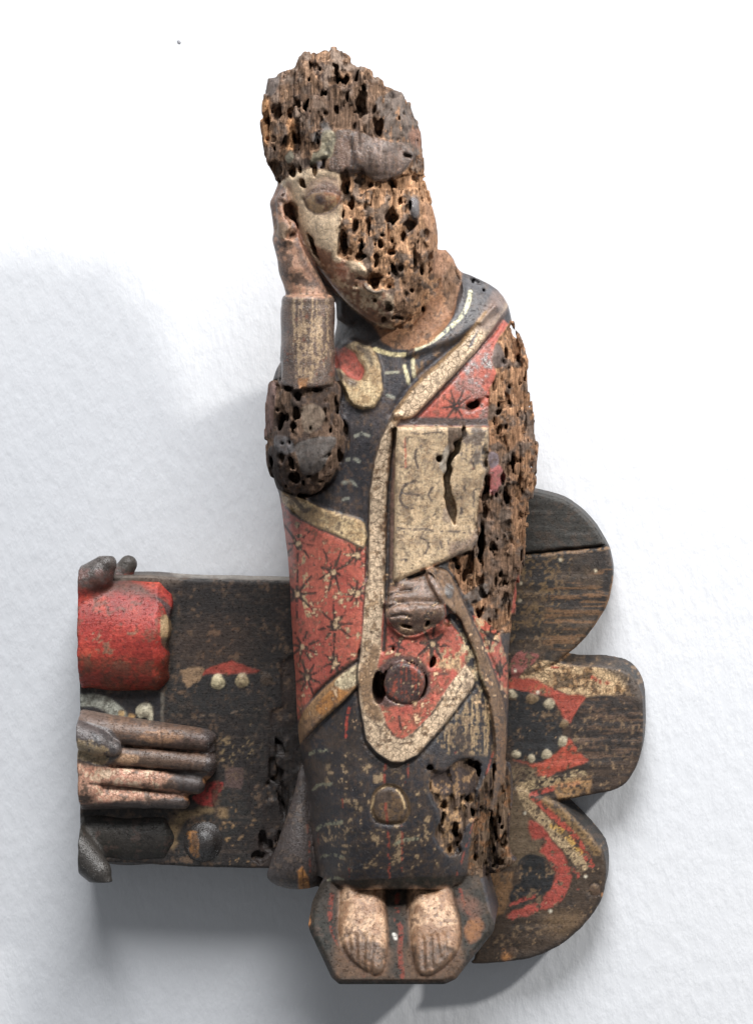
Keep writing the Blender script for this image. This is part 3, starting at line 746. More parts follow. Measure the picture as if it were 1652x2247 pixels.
T.poly(smooth(A5([(1060, 470), (1150, 450), (1175, 560), (1120, 650), (1070, 690), (1050, 600)])), (158, 84, 88), 1, rot=0, gls=.6, wob=8)
T.poly(smooth(A5([(1050, 350), (1120, 360), (1130, 440), (1060, 470)])), (112, 98, 104), .9, rot=.1, gls=.5)
T.poly(smooth(A5([(850, 1510), (900, 1470), (1000, 1400), (1060, 1420), (1030, 1500), (950, 1560), (880, 1560)])), (98, 90, 84), .9, rot=.2)
T.poly(A5([(1290, 1330), (1265, 1400), (1230, 1640), (1260, 1640), (1300, 1400)]), (168, 76, 74), .8, rot=.2, soft=2)
T.poly(smooth(A3([(960, 720), (1000, 710), (1040, 800), (1060, 880), (990, 900), (940, 860)])), (100, 86, 80), .95, rot=.3, gls=.4)

# ---- red strip on the far right, brown fold beside it
RS = A6([(1380, 360), (1470, 400), (1560, 480), (1620, 700), (1620, 900), (1540, 800), (1450, 540)])
redcloth(RS); T.noisy(RS, (210, 172, 124), .55, .05, 'mid', .5); star((1075, 1397), 22, 6, .6, False, 10); star((1097, 1470), 26, 8, .1, False, 6)
BF = smooth(A6([(1060, 60), (1180, 40), (1250, 120), (1330, 300), (1430, 520), (1520, 750), (1590, 950), (1610, 1150), (1600, 1500), (1500, 1700), (1530, 1300), (1480, 950), (1420, 800), (1390, 650), (1290, 400), (1190, 290)]))
T.poly(BF, (120, 92, 66), 1, lab='mantle_fold', gls=.4, rot=.1, crk=0); T.noisy(BF, (84, 70, 60), .52, .06, 'mid', .3); T.noisy(BF, (164, 122, 80), .6, .04, 'mid', .5)
T.noisy(A6([(1280, 420), (1400, 620), (1480, 950), (1440, 900), (1380, 760), (1260, 520)]), (206, 182, 138), .46, .05, 'mid', .5, crk=.6)
T.carve(BF, 13, 4); T.stroke(A6([(1200, 290), (1290, 400), (1395, 650), (1425, 800), (1485, 950)]), 5, (50, 42, 36), .85, dh=-6); T.stroke(A6([(1250, 110), (1335, 300), (1435, 520), (1525, 750), (1595, 950)]), 5, (60, 48, 40), .8, dh=-7)
T.poly(smooth(A6([(1190, 150), (1250, 160), (1240, 240), (1200, 235)])), (96, 90, 86), 1, gls=.8); T.dome((987, 1298), 9, 11, 5)

# ---- hand on the book
HB = smooth(A6([(790, 200), (830, 140), (960, 110), (1080, 70), (1140, 170), (1190, 320), (1170, 390), (1040, 470), (950, 500), (870, 470), (790, 370)]))
T.poly(HB, (108, 84, 68), 1, lab='book_hand', gls=.85, crk=0, rot=.05); T.noisy(HB, (150, 112, 86), .5, .08, 'mid', .4); T.noisy(HB, (72, 58, 50), .56, .06, 'mid', .4)
T.noisy(A6([(860, 400), (940, 440), (1060, 430), (1120, 400), (1040, 470), (950, 500), (880, 470)]), (170, 134, 96), .5, .04, 'mid', .5, rot=.3)
for ln in ([(800, 225), (880, 190), (960, 185)], [(800, 300), (880, 270), (940, 280)], [(830, 360), (900, 345), (960, 360)]):
    T.stroke(smooth(A6(ln), False), 5, (64, 50, 44), .75, soft=2, dh=-6)

# ---- big peg in the lap
T.poly(smooth(A6([(700, 760), (800, 660), (930, 635), (1040, 680), (1090, 800), (1060, 930), (900, 990), (740, 990), (690, 900)])), (70, 58, 52), .9, soft=4, wob=10, crk=0)
PG = [(887 + 45 * math.cos(a), 1499 + 46 * math.sin(a)) for a in np.linspace(0, 2 * math.pi, 32, False)]
T.poly(PG, (74, 54, 50), 1, soft=1, wob=1, lab='peg', gls=.6, crk=0); T.noisy(PG, (160, 72, 58), .54, .03, 'grain', .5); T.noisy(PG, (52, 40, 40), .55, .05, 'mid', .5)

# ---- cone of drapery at the left foot
DC = smooth(A7([(285, 90), (330, 180), (360, 400), (400, 600), (435, 850), (380, 885), (270, 903), (150, 885), (70, 835), (80, 760), (160, 530), (240, 280)]))
T.poly(DC, (76, 67, 64), 1, lab='drape_cone', gls=.45); T.noisy(DC, (54, 47, 45), .52, .08, 'mid', .4); T.noisy(DC, (108, 92, 80), .6, .05, 'mid', .5)
T.poly(A7([(270, 780), (300, 745), (340, 820), (350, 890), (275, 900)]), (182, 122, 66), 1, wob=5, rot=.5); T.stroke(A7([(303, 760), (312, 890)]), 2.5, (60, 40, 26), .9)
T.stroke(A7([(330, 480), (345, 600), (350, 780)]), 4, (140, 70, 66), .7, broken=.45)

# ---- pedestal and feet
BS = A7([(400, 890), (440, 840), (1440, 800), (1490, 1000), (1560, 1180), (1440, 1330), (1290, 1480), (1240, 1520), (560, 1520), (480, 1440), (310, 1180), (340, 1020)])
T.poly(BS, (52, 46, 40), 1, lab='pedestal', gls=.12, rot=0, crk=0); T.noisy(BS, (72, 58, 46), .54, .08, 'mid', .3); T.noisy(BS, (42, 42, 38), .55, .08, 'big', .3)
for ln, wd in (([(490, 930), (478, 1040), (490, 1140), (530, 1240), (600, 1350), (700, 1450)], 10), ([(910, 930), (912, 1010), (905, 1080), (935, 1150), (930, 1300), (945, 1460)], 11), ([(1315, 900), (1340, 980), (1375, 1060)], 9)):
    T.stroke(smooth(A7(ln), False), wd, (122, 48, 42), .85, broken=.38)
T.poly(smooth(A7([(1360, 1110), (1420, 1080), (1470, 1110), (1450, 1190), (1390, 1240), (1350, 1200)])), (128, 84, 54), .85, soft=4, wob=14)
T.poly(smooth(A7([(1290, 960), (1420, 960), (1440, 1060), (1390, 1080)])), (116, 78, 62), .6, soft=8)
T.poly(smooth(A7([(885, 1180), (905, 1180), (910, 1215), (895, 1222)])), (226, 224, 214), 1)
T.poly(A7([(310, 1180), (340, 1170), (540, 1470), (1200, 1492), (1480, 1215), (1560, 1160), (1560, 1200), (1290, 1520), (520, 1530)]), (56, 54, 53), .75, soft=2, gls=.2)  # lower edge faces painted greyer to carry the light they catch
T.poly(A7([(325, 1090), (350, 1060), (355, 1110), (335, 1150)]), (170, 112, 68), .9)
FL = smooth(A7([(550, 880), (690, 900), (810, 880), (835, 1040), (848, 1200), (845, 1330), (828, 1420), (770, 1450), (690, 1415), (590, 1335), (530, 1210), (528, 1040)]))
FR = smooth(A7([(1000, 880), (1120, 900), (1240, 880), (1290, 1020), (1318, 1150), (1312, 1280), (1250, 1370), (1165, 1435), (1090, 1455), (1035, 1420), (1000, 1290), (985, 1120), (980, 980)]))
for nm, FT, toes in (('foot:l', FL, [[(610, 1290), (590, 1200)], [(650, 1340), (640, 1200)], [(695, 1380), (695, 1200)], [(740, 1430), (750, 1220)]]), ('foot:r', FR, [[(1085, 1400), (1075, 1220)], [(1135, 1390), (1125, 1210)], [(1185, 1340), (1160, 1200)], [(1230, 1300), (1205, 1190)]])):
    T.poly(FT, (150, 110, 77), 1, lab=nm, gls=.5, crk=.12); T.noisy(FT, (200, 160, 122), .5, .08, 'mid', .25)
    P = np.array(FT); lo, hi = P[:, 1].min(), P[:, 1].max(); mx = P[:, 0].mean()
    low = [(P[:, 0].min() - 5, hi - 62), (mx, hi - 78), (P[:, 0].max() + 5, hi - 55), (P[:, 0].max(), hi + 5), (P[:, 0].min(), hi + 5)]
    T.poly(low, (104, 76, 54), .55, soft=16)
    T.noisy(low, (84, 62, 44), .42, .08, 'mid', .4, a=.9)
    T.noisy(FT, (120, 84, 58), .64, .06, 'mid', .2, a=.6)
    T.stroke(FT + FT[:1], 7, (92, 66, 48), .7, soft=3)
    for t in toes: T.stroke(A7(t), 5, (92, 66, 46), .6, soft=2.5, broken=.34)

# ---- worn sleeve at the elbow, cuff, raised hand
EL = smooth(A4([(130, 40), (400, 60), (660, 60), (670, 300), (735, 430), (735, 540), (680, 700), (600, 850), (480, 960), (300, 970), (160, 900), (90, 760), (60, 500), (60, 200)]))
T.poly(EL, (106, 84, 68), 1, lab='worn_sleeve', rot=.8, gls=.15, crk=0, wob=3); T.noisy(EL, (164, 116, 74), .57, .05, 'mid', .4); T.noisy(EL, (74, 62, 56), .52, .05, 'mid', .3, rot=.5)
T.poly(smooth(A4([(330, 540), (640, 500), (600, 620), (530, 760), (400, 810), (350, 720)])), (92, 86, 82), .95, wob=8, rot=.15, gls=.3)
T.poly(smooth(A4([(160, 490), (260, 500), (320, 600), (220, 640), (150, 580)])), (96, 92, 92), .9, rot=.2, gls=.5)
T.poly(smooth(A4([(100, 600), (180, 580), (200, 850), (250, 940), (160, 890), (110, 760)])), (48, 44, 44), .85, rot=.3)
T.poly(smooth(A4([(380, 250), (500, 240), (560, 360), (420, 470), (370, 380)])), (120, 104, 88), .9, rot=.4)
T.stroke(smooth(A4([(110, 760), (160, 880), (260, 955), (400, 975), (530, 930), (640, 800), (720, 620), (740, 470)]), False), 6, (50, 42, 38), .8, dh=-5)
MS = A4([(60, 500), (60, 200), (100, 60), (170, 50), (150, 230), (135, 430), (100, 480)])
T.poly(MS, (116, 92, 84), 1, lab='mantle', rot=.3)
CF = A2([(330, 1000), (345, 760), (380, 735), (500, 740), (700, 730), (770, 760), (785, 900), (775, 1200), (770, 1470), (640, 1480), (340, 1460), (315, 1440), (320, 1200)])
T.poly(CF, (104, 84, 72), 1, lab='cuff', gls=.75, rot=0, crk=.15, wob=2)
T.noisy(A2([(430, 740), (720, 740), (740, 1200), (640, 1440), (470, 1440), (420, 1200)]), (182, 152, 116), .49, .05, 'grain', .45, a=.95)
T.noisy(CF, (74, 62, 56), .55, .06, 'mid', .4, a=.8); T.noisy(CF, (178, 96, 78), .68, .03, 'mid', .6, a=.6)
T.poly(A2([(480, 1400), (560, 1400), (550, 1480), (485, 1480)]), (164, 114, 68), .9, wob=6)
T.stroke(A2([(360, 1170), (345, 1260), (330, 1430)]), 5, (36, 28, 24), .9, dh=-14)
T.stroke(A2([(345, 775), (390, 742), (540, 742), (740, 745)]), 4, (58, 48, 42), .8)
HD = smooth(A2([(385, 740), (350, 600), (300, 460), (245, 330), (232, 200), (250, 0)]) + A1([(250, 1480), (260, 1330), (300, 1230), (330, 1180), (400, 1200), (420, 1330), (460, 1500)]) + A2([(470, 130), (520, 350), (600, 500), (690, 660), (740, 745)]))
T.poly(HD, (158, 116, 90), 1, lab='raised_hand', gls=.5, rot=0, crk=.12); T.noisy(HD, (190, 148, 112), .52, .07, 'mid', .5); T.noisy(HD, (98, 74, 60), .54, .06, 'mid', .4)
T.poly(smooth(A2([(290, 170), (360, 140), (400, 190), (380, 260), (320, 270)])), (116, 96, 76), .9, rot=.4)
T.poly(smooth(A1([(320, 1180), (400, 1210), (340, 1330), (270, 1430), (260, 1330)])), (96, 76, 68), .8, soft=4)
T.stroke(smooth(A2([(470, 250), (500, 400), (580, 560), (680, 700)]), False), 12, (88, 64, 54), .8, soft=5)  # dark strip painted in for the shaded gap between hand and cheek

# ---- face
FC = smooth(A1([(330, 1190), (430, 1110), (600, 1060), (900, 1090), (1200, 1130), (1500, 1090), (1540, 1280), (1595, 1500)]) + A2([(1600, 200), (1595, 480), (1540, 620), (1460, 800), (1360, 960), (1260, 1000), (1160, 980), (1040, 920), (880, 800), (760, 660), (640, 480), (540, 320), (460, 90)]) + A1([(430, 1400), (390, 1250)]))
T.poly(FC, (212, 182, 144), 1, lab='face', gls=.6, crk=.5, rot=0, wob=2); T.noisy(FC, (222, 192, 154), .5, .08, 'mid', .3)
T.noisy(A2([(560, 300), (840, 430), (900, 520), (1060, 600), (1180, 700), (1250, 980), (1040, 940), (760, 660)]), (150, 104, 74), .46, .07, 'mid', .45)
T.poly(smooth(A2([(800, 480), (860, 470), (890, 560), (840, 620), (790, 560)])), (172, 86, 66), .6, soft=7)
T.stroke(smooth(A1([(400, 1210), (440, 1450)]) + A2([(520, 330), (640, 500), (780, 690)]), False), 9, (150, 98, 72), .7, soft=4)
# eye
T.poly(smooth(A1([(520, 1300), (580, 1190), (700, 1140), (820, 1180), (850, 1300), (820, 1400), (700, 1470), (580, 1430)])), (140, 104, 82), .5, soft=9)
T.poly(smooth(A1([(530, 1330), (590, 1240), (690, 1200), (790, 1240), (835, 1310), (770, 1400), (660, 1450), (570, 1410)])), (178, 142, 100), 1, soft=3)
T.noisy(A1([(680, 1240), (830, 1240), (830, 1400), (690, 1420)]), (140, 88, 56), .46, .08, 'mid', .4)
T.poly(smooth(A1([(545, 1310), (600, 1235), (700, 1180), (800, 1230), (820, 1290), (730, 1270), (640, 1275)])), (120, 94, 82), .85, soft=4, gls=.8)
T.poly(smooth(A1([(615, 1300), (660, 1285), (700, 1300), (705, 1350), (670, 1380), (625, 1365)])), (104, 72, 58), .9, soft=3)
T.poly(smooth(A1([(635, 1315), (668, 1312), (678, 1345), (650, 1362), (632, 1345)])), (66, 48, 44), .9, soft=2)
T.stroke(smooth(A1([(530, 1335), (565, 1410), (640, 1455), (720, 1440), (790, 1390), (838, 1315)]), False), 4, (72, 54, 50), .85, soft=2, dh=-4)
T.stroke(smooth(A1([(528, 1335), (580, 1285), (650, 1270), (740, 1268), (838, 1312)]), False), 4, (80, 58, 50), .8, soft=2, dh=-4)
T.stroke(smooth(A1([(540, 1270), (600, 1195), (700, 1160), (800, 1195)]), False), 6, (112, 80, 64), .7, soft=4, dh=-3)
T.dome(A1([(680, 1325)])[0], 42, 30, 9, 1.0)
# rotten right of the face
RF = A1([(830, 1130), (870, 1100), (1000, 1110), (1100, 1190), (1300, 1140), (1400, 1050), (1560, 1060), (1620, 1250), (1680, 1500)]) + A2([(1680, 100), (1680, 450), (1570, 700), (1490, 850), (1370, 990), (1270, 1020), (1230, 965), (1250, 830), (1250, 720), (1100, 700), (1020, 620), (1040, 540), (1000, 470), (850, 440), (800, 420), (820, 200), (835, 60)])
T.poly(RF, WOOD, 1, rot=1, gls=.08, crk=0, wob=7); rotwood(RF, .60, .48)
CHN = A2([(820, 430), (1000, 470), (1300, 520), (1600, 520), (1600, 800), (1400, 1030), (1100, 1030), (1000, 700)])
T.poly(CHN, None, .55, soft=26, rot=.45)
T.poly(smooth(A2([(1290, 90), (1400, 120), (1480, 200), (1500, 420), (1470, 600), (1430, 800), (1300, 940), (1150, 920), (1200, 700), (1380, 560), (1400, 300)])), (98, 80, 70), .5, soft=10, wob=14)
T.poly(smooth(A1([(1380, 1330), (1440, 1330), (1460, 1450), (1420, 1500), (1380, 1450)])), (92, 86, 86), 1, rot=.1, gls=.9); T.dome(A1([(1418, 1415)])[0], 14, 24, 10)
T.stroke(smooth(A2([(1020, 640), (1050, 690), (1120, 710), (1160, 690)]), False), 8, (132, 116, 100), .9, dh=7, rot=.1)
T.poly(smooth(A2([(1470, 0), (1560, 30), (1590, 400), (1560, 560), (1520, 560), (1530, 300)])), (150, 112, 84), .85, rot=.4, soft=4)
T.poly(smooth(A2([(1560, 0), (1680, 0), (1680, 480), (1590, 600), (1560, 500), (1600, 300)])), (140, 104, 80), .9, rot=.3, soft=3)
T.carve(RF, -3, 3, 6)
T.dome((866, 672), 62, 46, 13); T.dome((815, 634), 44, 14, 7); T.dome((812, 592), 46, 13, 6); T.stroke(smooth(A2([(960, 590), (1020, 605), (1080, 600), (1160, 585)]), False), 5, (74, 50, 42), .85, soft=2, dh=-6)
T.dome((930, 560), 40, 90, 8); T.dome((700, 520), 46, 70, 7)
# ---- worn hair / head covering
HR = A1([(608 * 0 + 330, 1200), (230, 1060), (160, 900), (150, 600), (180, 400), (280, 310), (420, 240), (470, 150), (640, 90), (850, 90), (1000, 200), (1120, 260), (1220, 380), (1380, 460), (1450, 680), (1520, 820), (1530, 1100), (1450, 1090), (1400, 1050), (1290, 1140), (1100, 1190), (980, 1110), (850, 1130), (730, 1100), (640, 1090), (560, 1080), (450, 1110)])
T.poly(HR, (134, 105, 82), 1, lab='worn_hair', rot=1, gls=.08, crk=0, wob=4); rotwood(HR, .5, .56); T.noisy(HR, (58, 47, 42), .57, .05, 'grain', .3, a=.8)
T.poly(smooth(A1([(560, 480), (1100, 480), (1120, 760), (900, 780), (560, 760)])), (104, 84, 70), .5, soft=20)
T.poly(smooth(A1([(190, 560), (245, 560), (250, 860), (200, 870)])), (188, 138, 92), .9, soft=3, wob=10)
T.poly(smooth(A1([(380, 700), (450, 690), (440, 930), (380, 920), (400, 800)])), (182, 132, 86), .8, soft=3, wob=10)
T.poly(smooth(A1([(215, 480), (240, 350), (330, 350), (300, 470), (250, 500)])), (92, 84, 80), .85, rot=.5, wob=8)
T.poly(smooth(A1([(1110, 540), (1200, 470), (1320, 470), (1380, 560), (1460, 780), (1480, 1000), (1400, 1000), (1300, 900), (1210, 870), (1150, 700)])), (96, 82, 72), .95, rot=.42, gls=.5, wob=14); T.noisy(A1([(1110, 460), (1480, 460), (1480, 1050), (1150, 1000)]), (66, 56, 50), .52, .05, 'mid', .4, rot=.8, a=.9); T.noisy(A1([(1110, 460), (1480, 460), (1480, 1050), (1150, 1000)]), (150, 112, 82), .6, .04, 'grain', .4, rot=.9, a=.9)
T.poly(smooth(A1([(1400, 760), (1470, 790), (1470, 900), (1420, 920), (1370, 830)])), (132, 88, 64), .7, rot=.3, soft=4)
T.noisy(A1([(560, 700), (700, 690), (760, 800), (600, 880)]), (100, 94, 90), .5, .05, 'mid', .3, rot=.4)
PT = smooth(A1([(790, 780), (930, 780), (1020, 800), (1120, 835), (1250, 880), (1340, 900), (1400, 1000), (1300, 1130), (1180, 1190), (1080, 1180), (980, 1110), (860, 1130), (730, 1090), (755, 940)]))
T.poly(PT, (92, 74, 63), 1, rot=.22, gls=.95, crk=.1, wob=6, lab='brow_band'); T.noisy(PT, (112, 84, 64), .48, .08, 'mid', .3); T.noisy(PT, (122, 98, 84), .55, .06, 'grain', .4); T.noisy(PT, (58, 46, 42), .55, .06, 'mid', .5, a=.8)
T.poly(A1([(800, 850), (900, 850), (895, 1080), (800, 1060)]), (122, 94, 78), .7, soft=4)
T.stroke(A1([(918, 790), (905, 1100)]), 3, (44, 36, 34), .9, dh=-5); T.carve(PT, 4, 3, 8)
T.dome(A1([(1130, 1010)])[0], 50, 40, 13, .8); T.dome(A1([(1270, 780)])[0], 34, 60, 10, 1, .4)
OP = smooth(A1([(680, 790), (770, 800), (765, 920), (735, 1000), (650, 1020), (580, 1052), (590, 960), (650, 930)]))
T.poly(OP, (138, 128, 104), 1, rot=.15, gls=.3, wob=8); T.carve(OP, 6, 3); T.noisy(OP, (96, 90, 74), .56, .04, 'mid', .4, dh=-4)
T.poly(smooth(A1([(370, 985), (420, 945), (445, 1000), (400, 1050)])), (136, 128, 110), 1, rot=.2, wob=8)
T.poly(A1([(620, 1030), (690, 1020), (690, 1080), (640, 1090)]), (112, 104, 104), .95, rot=.1, gls=.8)

# overall dirt: broad uneven soiling of the old surface
T.noisy([(540, 400), (1220, 400), (1220, 2200), (540, 2200)], (84, 66, 54), .60, .07, 'fine', .3, a=.25)
T.noisy([(540, 600), (1220, 600), (1220, 2200), (540, 2200)], (70, 56, 48), .61, .06, 'mid', .35, a=.45)
def mute(a, k=.86): l = a @ np.array([.25, .6, .15], np.float32); a[:] = l[..., None] + (a - l[..., None]) * k; a[..., 2] *= np.where(a[..., 0] > 2.1 * a[..., 1], .86, 1)
T.noisy([(600, 1080), (1110, 850), (1115, 1640), (650, 1640)], (96, 74, 58), .65, .014, 'fine', .35, a=.5)
T.noisy([(640, 1180), (806, 1200), (1110, 1380), (1110, 1560), (850, 1620), (655, 1560)], (206, 168, 124), .68, .012, 'mid', .65, a=.9)
mute(T.col)
T.col *= (0.80 + .42 * T.mid)[..., None] * (0.88 + .26 * T.big)[..., None]

# ------------------------------------------------------------------ the block
B = Block(560, 1192, 92, 2172, 231, 770, 3.0, 620)
q = B.q
TORSO = [(830, 640), (790, 668), (762, 655), (744, 668), (738, 705), (735, 760), (690, 772), (640, 780), (612, 795), (598, 830), (588, 880), (585, 950), (592, 1010), (602, 1060), (612, 1085), (622, 1150), (634, 1250),
         (642, 1400), (650, 1500), (654, 1600), (662, 1650), (676, 1740), (688, 1850), (702, 1950), (704, 2050), (1036, 2050), (1044, 1950), (1062, 1880), (1082, 1790), (1102, 1700), (1110, 1620), (1112, 1540), (1112, 1450),
         (1118, 1390), (1128, 1310), (1140, 1250), (1150, 1180), (1160, 1110), (1168, 1060), (1172, 1020), (1175, 975), (1165, 930), (1158, 870), (1152, 800), (1140, 752), (1120, 705), (1112, 668), (1088, 634), (1050, 612), (1008, 596), (950, 590)]
B.inflate(q(smooth(TORSO, n=2), 470), 400, 1.0, 0, kfun=lambda V: .84 + .36 * sstep(1000, 1950, V), boxy=.88)
# skirt ends in a clean hem
hem = np.array([(560, 1938), (708, 1938), (769, 1955), (840, 1949), (900, 1949), (980, 1953), (1030, 1936), (1192, 1925)], float)
hem = np.array(q(hem, 590))
B.F = np.maximum(B.F, (B.ax[1][None, :] - np.interp(B.ax[0], hem[:, 0], hem[:, 1])[:, None]).astype(np.float32)[:, :, None])
B.inflate(q(smooth(RD), 440), 380, 1.1, 8)
B.inflate(q(DC, 470), 425, 1.25, 3)
B.inflate(q(smooth([(800, 640), (830, 600), (960, 545), (1000, 585), (1012, 645), (992, 700), (955, 745), (905, 775), (850, 775), (805, 740), (790, 680)]), 520), 465, 1.0, 10)
HEAD = A1([(310, 1190), (240, 1030), (190, 880), (180, 700), (190, 530), (215, 480), (240, 360), (300, 350), (350, 300), (470, 280), (490, 180), (560, 150), (640, 135), (690, 105), (800, 105), (825, 150), (940, 255), (1000, 250), (1080, 270), (1100, 360), (1170, 365), (1190, 415), (1250, 440), (1330, 490), (1370, 560), (1400, 650), (1470, 790), (1475, 900), (1500, 1090), (1540, 1280), (1590, 1500)]) + \
       A2([(1600, 200), (1600, 400), (1570, 560), (1520, 700), (1440, 850), (1350, 960), (1250, 1000), (1150, 980), (1040, 920), (900, 810), (780, 680), (640, 490), (540, 330), (470, 120)]) + A1([(440, 1420), (400, 1260)])
B.inflate(q(HEAD, 555), 545, .92, 3, boxy=.66)
B.extrude(q([(610, 420), (690, 420), (760, 560), (810, 700), (770, 720), (738, 700), (737, 664), (690, 640), (640, 560)], 500), 400, 515, 10, 8)
# raised arm: elbow, forearm, cuff, hand
def cq(u, v, h): x = q([(u, v)], h)[0]; return (x[0], x[1], h)
B.capsule(cq(672, 990, 590), cq(668, 880, 600), 84, 74, 12)
B.capsule(cq(672, 1000, 560), cq(800, 760, 440), 80, 70, 14)
B.extrude(q(smooth(EL), 640), 420, lambda U, V: 655 - .004 * (U - 668) ** 2 - .0006 * np.clip(V - 960, 0, 200) ** 2 * 2, 16, 10)
def cuff(x, y, z):
    cx = 676 + (y - 650) * -.012; r = 58 + (y - 650) * .014
    r = r - 1.6 * np.exp(-((y - 668) / 6) ** 2) - 4 * np.exp(-((y - 648) / 7) ** 2) + 1.2 * np.sin(x * .11 + y * .05)
    d = np.sqrt((x - cx) ** 2 + ((z - 618) / 1.05) ** 2) - r
    return np.maximum(d, np.maximum(648 + (x - 676) * -.02 - y, y - 851 - 5 * np.sin(x * .05)))
B.add((600, 636, 540), (760, 866, 700), cuff, 0)
def palm(a, b, ra, rb, k=6, fl=1.0): B.capsule(cq(*a), cq(*b), ra, rb, k, fl)
palm((680, 665, 612), (652, 590, 610), 46, 38, 0)
palm((652, 590, 610), (628, 525, 606), 37, 30, 12, 1.35)
palm((632, 520, 640), (622, 440, 628), 22, 17, 6); palm((622, 440, 628), (634, 404, 606), 17, 13, 4)
palm((626, 520, 614), (612, 448, 604), 23, 19, 5); palm((612, 448, 604), (622, 410, 588), 19, 14, 4)
palm((630, 520, 586), (615, 450, 576), 23, 19, 5); palm((640, 520, 560), (622, 450, 552), 22, 18, 5)
palm((672, 612, 634), (652, 545, 640), 15, 13, 10); palm((652, 545, 640), (642, 500, 636), 12, 10, 5)
# book: a flat slab let into the lap, hand over it
B.extrude(q(BK, 650), 480, lambda U, V: 668 - .20 * (U - 868) * (U > 868) + .02 * (V - 1100), 5, 0)
B.inflate(q(HB, 660), 628, .85, 4)
palm((965, 1335, 655), (870, 1345, 662), 24, 18, 6); palm((960, 1312, 655), (864, 1310, 660), 22, 18, 6); palm((955, 1362, 640), (885, 1368, 650), 20, 16, 6); palm((945, 1290, 650), (880, 1283, 650), 17, 14, 6)
# ---- low relief, then rot
sl = B.sl((-1e5, -1e5, -1e5), (1e5, 1e5, 1e5)); U, V = B.grid2(sl)
R2 = T.sample(T.rel, U.ravel(), V.ravel()).reshape(U.shape).astype(np.float32)
sdT = np.minimum.reduce([poly_sd(q(x, 470), U, V) for x in (smooth(TORSO, n=2), HEAD, EL, DC)]); R2 *= sstep(2, 24, -sdT).astype(np.float32)
wz = sstep(420, 500, B.ax[2])[None, None, :].astype(np.float32)
B.F -= R2[:, :, None] * wz
# pedestal with feet after the relief (its own slope)
BSO = q(A7([(395, 900), (440, 830), (1440, 790), (1480, 950), (1535, 1150), (1525, 1190), (1290, 1470), (1220, 1498), (540, 1498), (490, 1460), (340, 1190), (325, 1150), (345, 1010)]), 640)
slope = lambda U, V: 545 + (np.clip(V, 1900, 2150) - 1940) * .62
B.extrude(BSO, 246, slope, 9, 0)
for FT in (FL, FR):
    P = np.array(q(FT, 660)); 
    sl2 = B.sl((P[:, 0].min() - 8, P[:, 1].min() - 8, -1e5), (P[:, 0].max() + 8, P[:, 1].max() + 8, 1e5))
    U2, V2 = B.grid2(sl2); sd = poly_sd([tuple(p) for p in P], U2, V2)
    t = np.clip(-sd / 46, 0, 1); dome = 36 * np.sqrt(1 - (1 - t) ** 2)
    tt = np.zeros_like(U2)
    for ln in ([(610, 1290), (590, 1200)], [(650, 1340), (640, 1200)], [(695, 1380), (695, 1200)], [(740, 1430), (750, 1220)], [(1085, 1400), (1075, 1220)], [(1135, 1390), (1125, 1210)], [(1185, 1340), (1160, 1200)], [(1230, 1300), (1205, 1190)]):
        tt = np.maximum(tt, np.clip(1 - line_d(q(A7(ln), 660), U2, V2) / 7, 0, 1))
    top = slope(U2, V2) - 3 + dome * np.clip(1.15 - (V2 - 1960) / 330, .5, 1.2) - 6 * tt
    z = B.ax[2][sl2[2]][None, None, :]
    f = np.maximum((z - top[:, :, None]) * .72, sd[:, :, None]); f = np.maximum(f, 330 - z); f = np.maximum(f, (1925 - V2)[:, :, None])
    B.F[sl2] = smin(B.F[sl2], f.astype(np.float32), 2)
# peg and its socket
c = q([(887.7, 1499)], 660)[0]
B.hole(cq(832, 1508, 640), (15, 38, 60)); B.hole((c[0] - 1, c[1] + 1, 650), (51, 51, 40))
def peg(x, y, z):
    d = np.sqrt((x - c[0]) ** 2 + ((y - c[1]) / 1.03) ** 2) - 45 + .8 * np.sin(4 * np.arctan2(y - c[1], x - c[0] + .01))
    a = z - (676 + .05 * (x - c[0]) - .08 * (y - c[1])); return np.maximum(np.maximum(d, a), (d + a) * .7071 + 4) + np.maximum(500 - z, 0)
B.add((c[0] - 60, c[1] - 60, 500), (c[0] + 60, c[1] + 60, 700), peg)

# decay: fibres standing at uneven heights, cliffs across the grain, galleries of woodworm
ROT = T.sample(T.rot, U.ravel(), V.ravel()).reshape(U.shape).astype(np.float32)
def decay(lo, hi, amp, seed, jag=0.0):
    sl = B.sl(lo, hi); sh = tuple(x.stop - x.start for x in sl)
    m = ROT[sl[0], sl[1]][:, :, None]
    n1 = vnoise(sh, (3.4, 22, 3.4), seed); n2 = vnoise(sh, (8, 36, 8), seed + 1); n3 = vnoise(sh, (2.2, 9, 2.2), seed + 2); n4 = vnoise(sh, (4.2, 13, 4.2), seed + 3)
    n5 = vnoise(sh, (14, 40, 14), seed + 4)
    e = 15 * sstep(.52, .60, n2) + 12 * sstep(.48, .56, n1) + 7 * n3 + 9 * sstep(.62, .74, n4) + 10 * n5 - 12
    zone = .35 + .9 * sstep(.32, .62, vnoise(sh, (16, 26, 16), seed + 6)); e = (e - 6) * zone + 6
    B.F[sl] += (e * amp + jag) * m
decay((560, 92, 300), (960, 410, 770), 1.15, 101)
decay((740, 388, 420), (990, 720, 770), .5, 151, 3.0)
decay((980, 690, 300), (1192, 1400, 770), 1.15, 201)
decay((570, 830, 450), (770, 1095, 770), .85, 251)
decay((930, 1640, 340), (1130, 1930, 770), .8, 301)

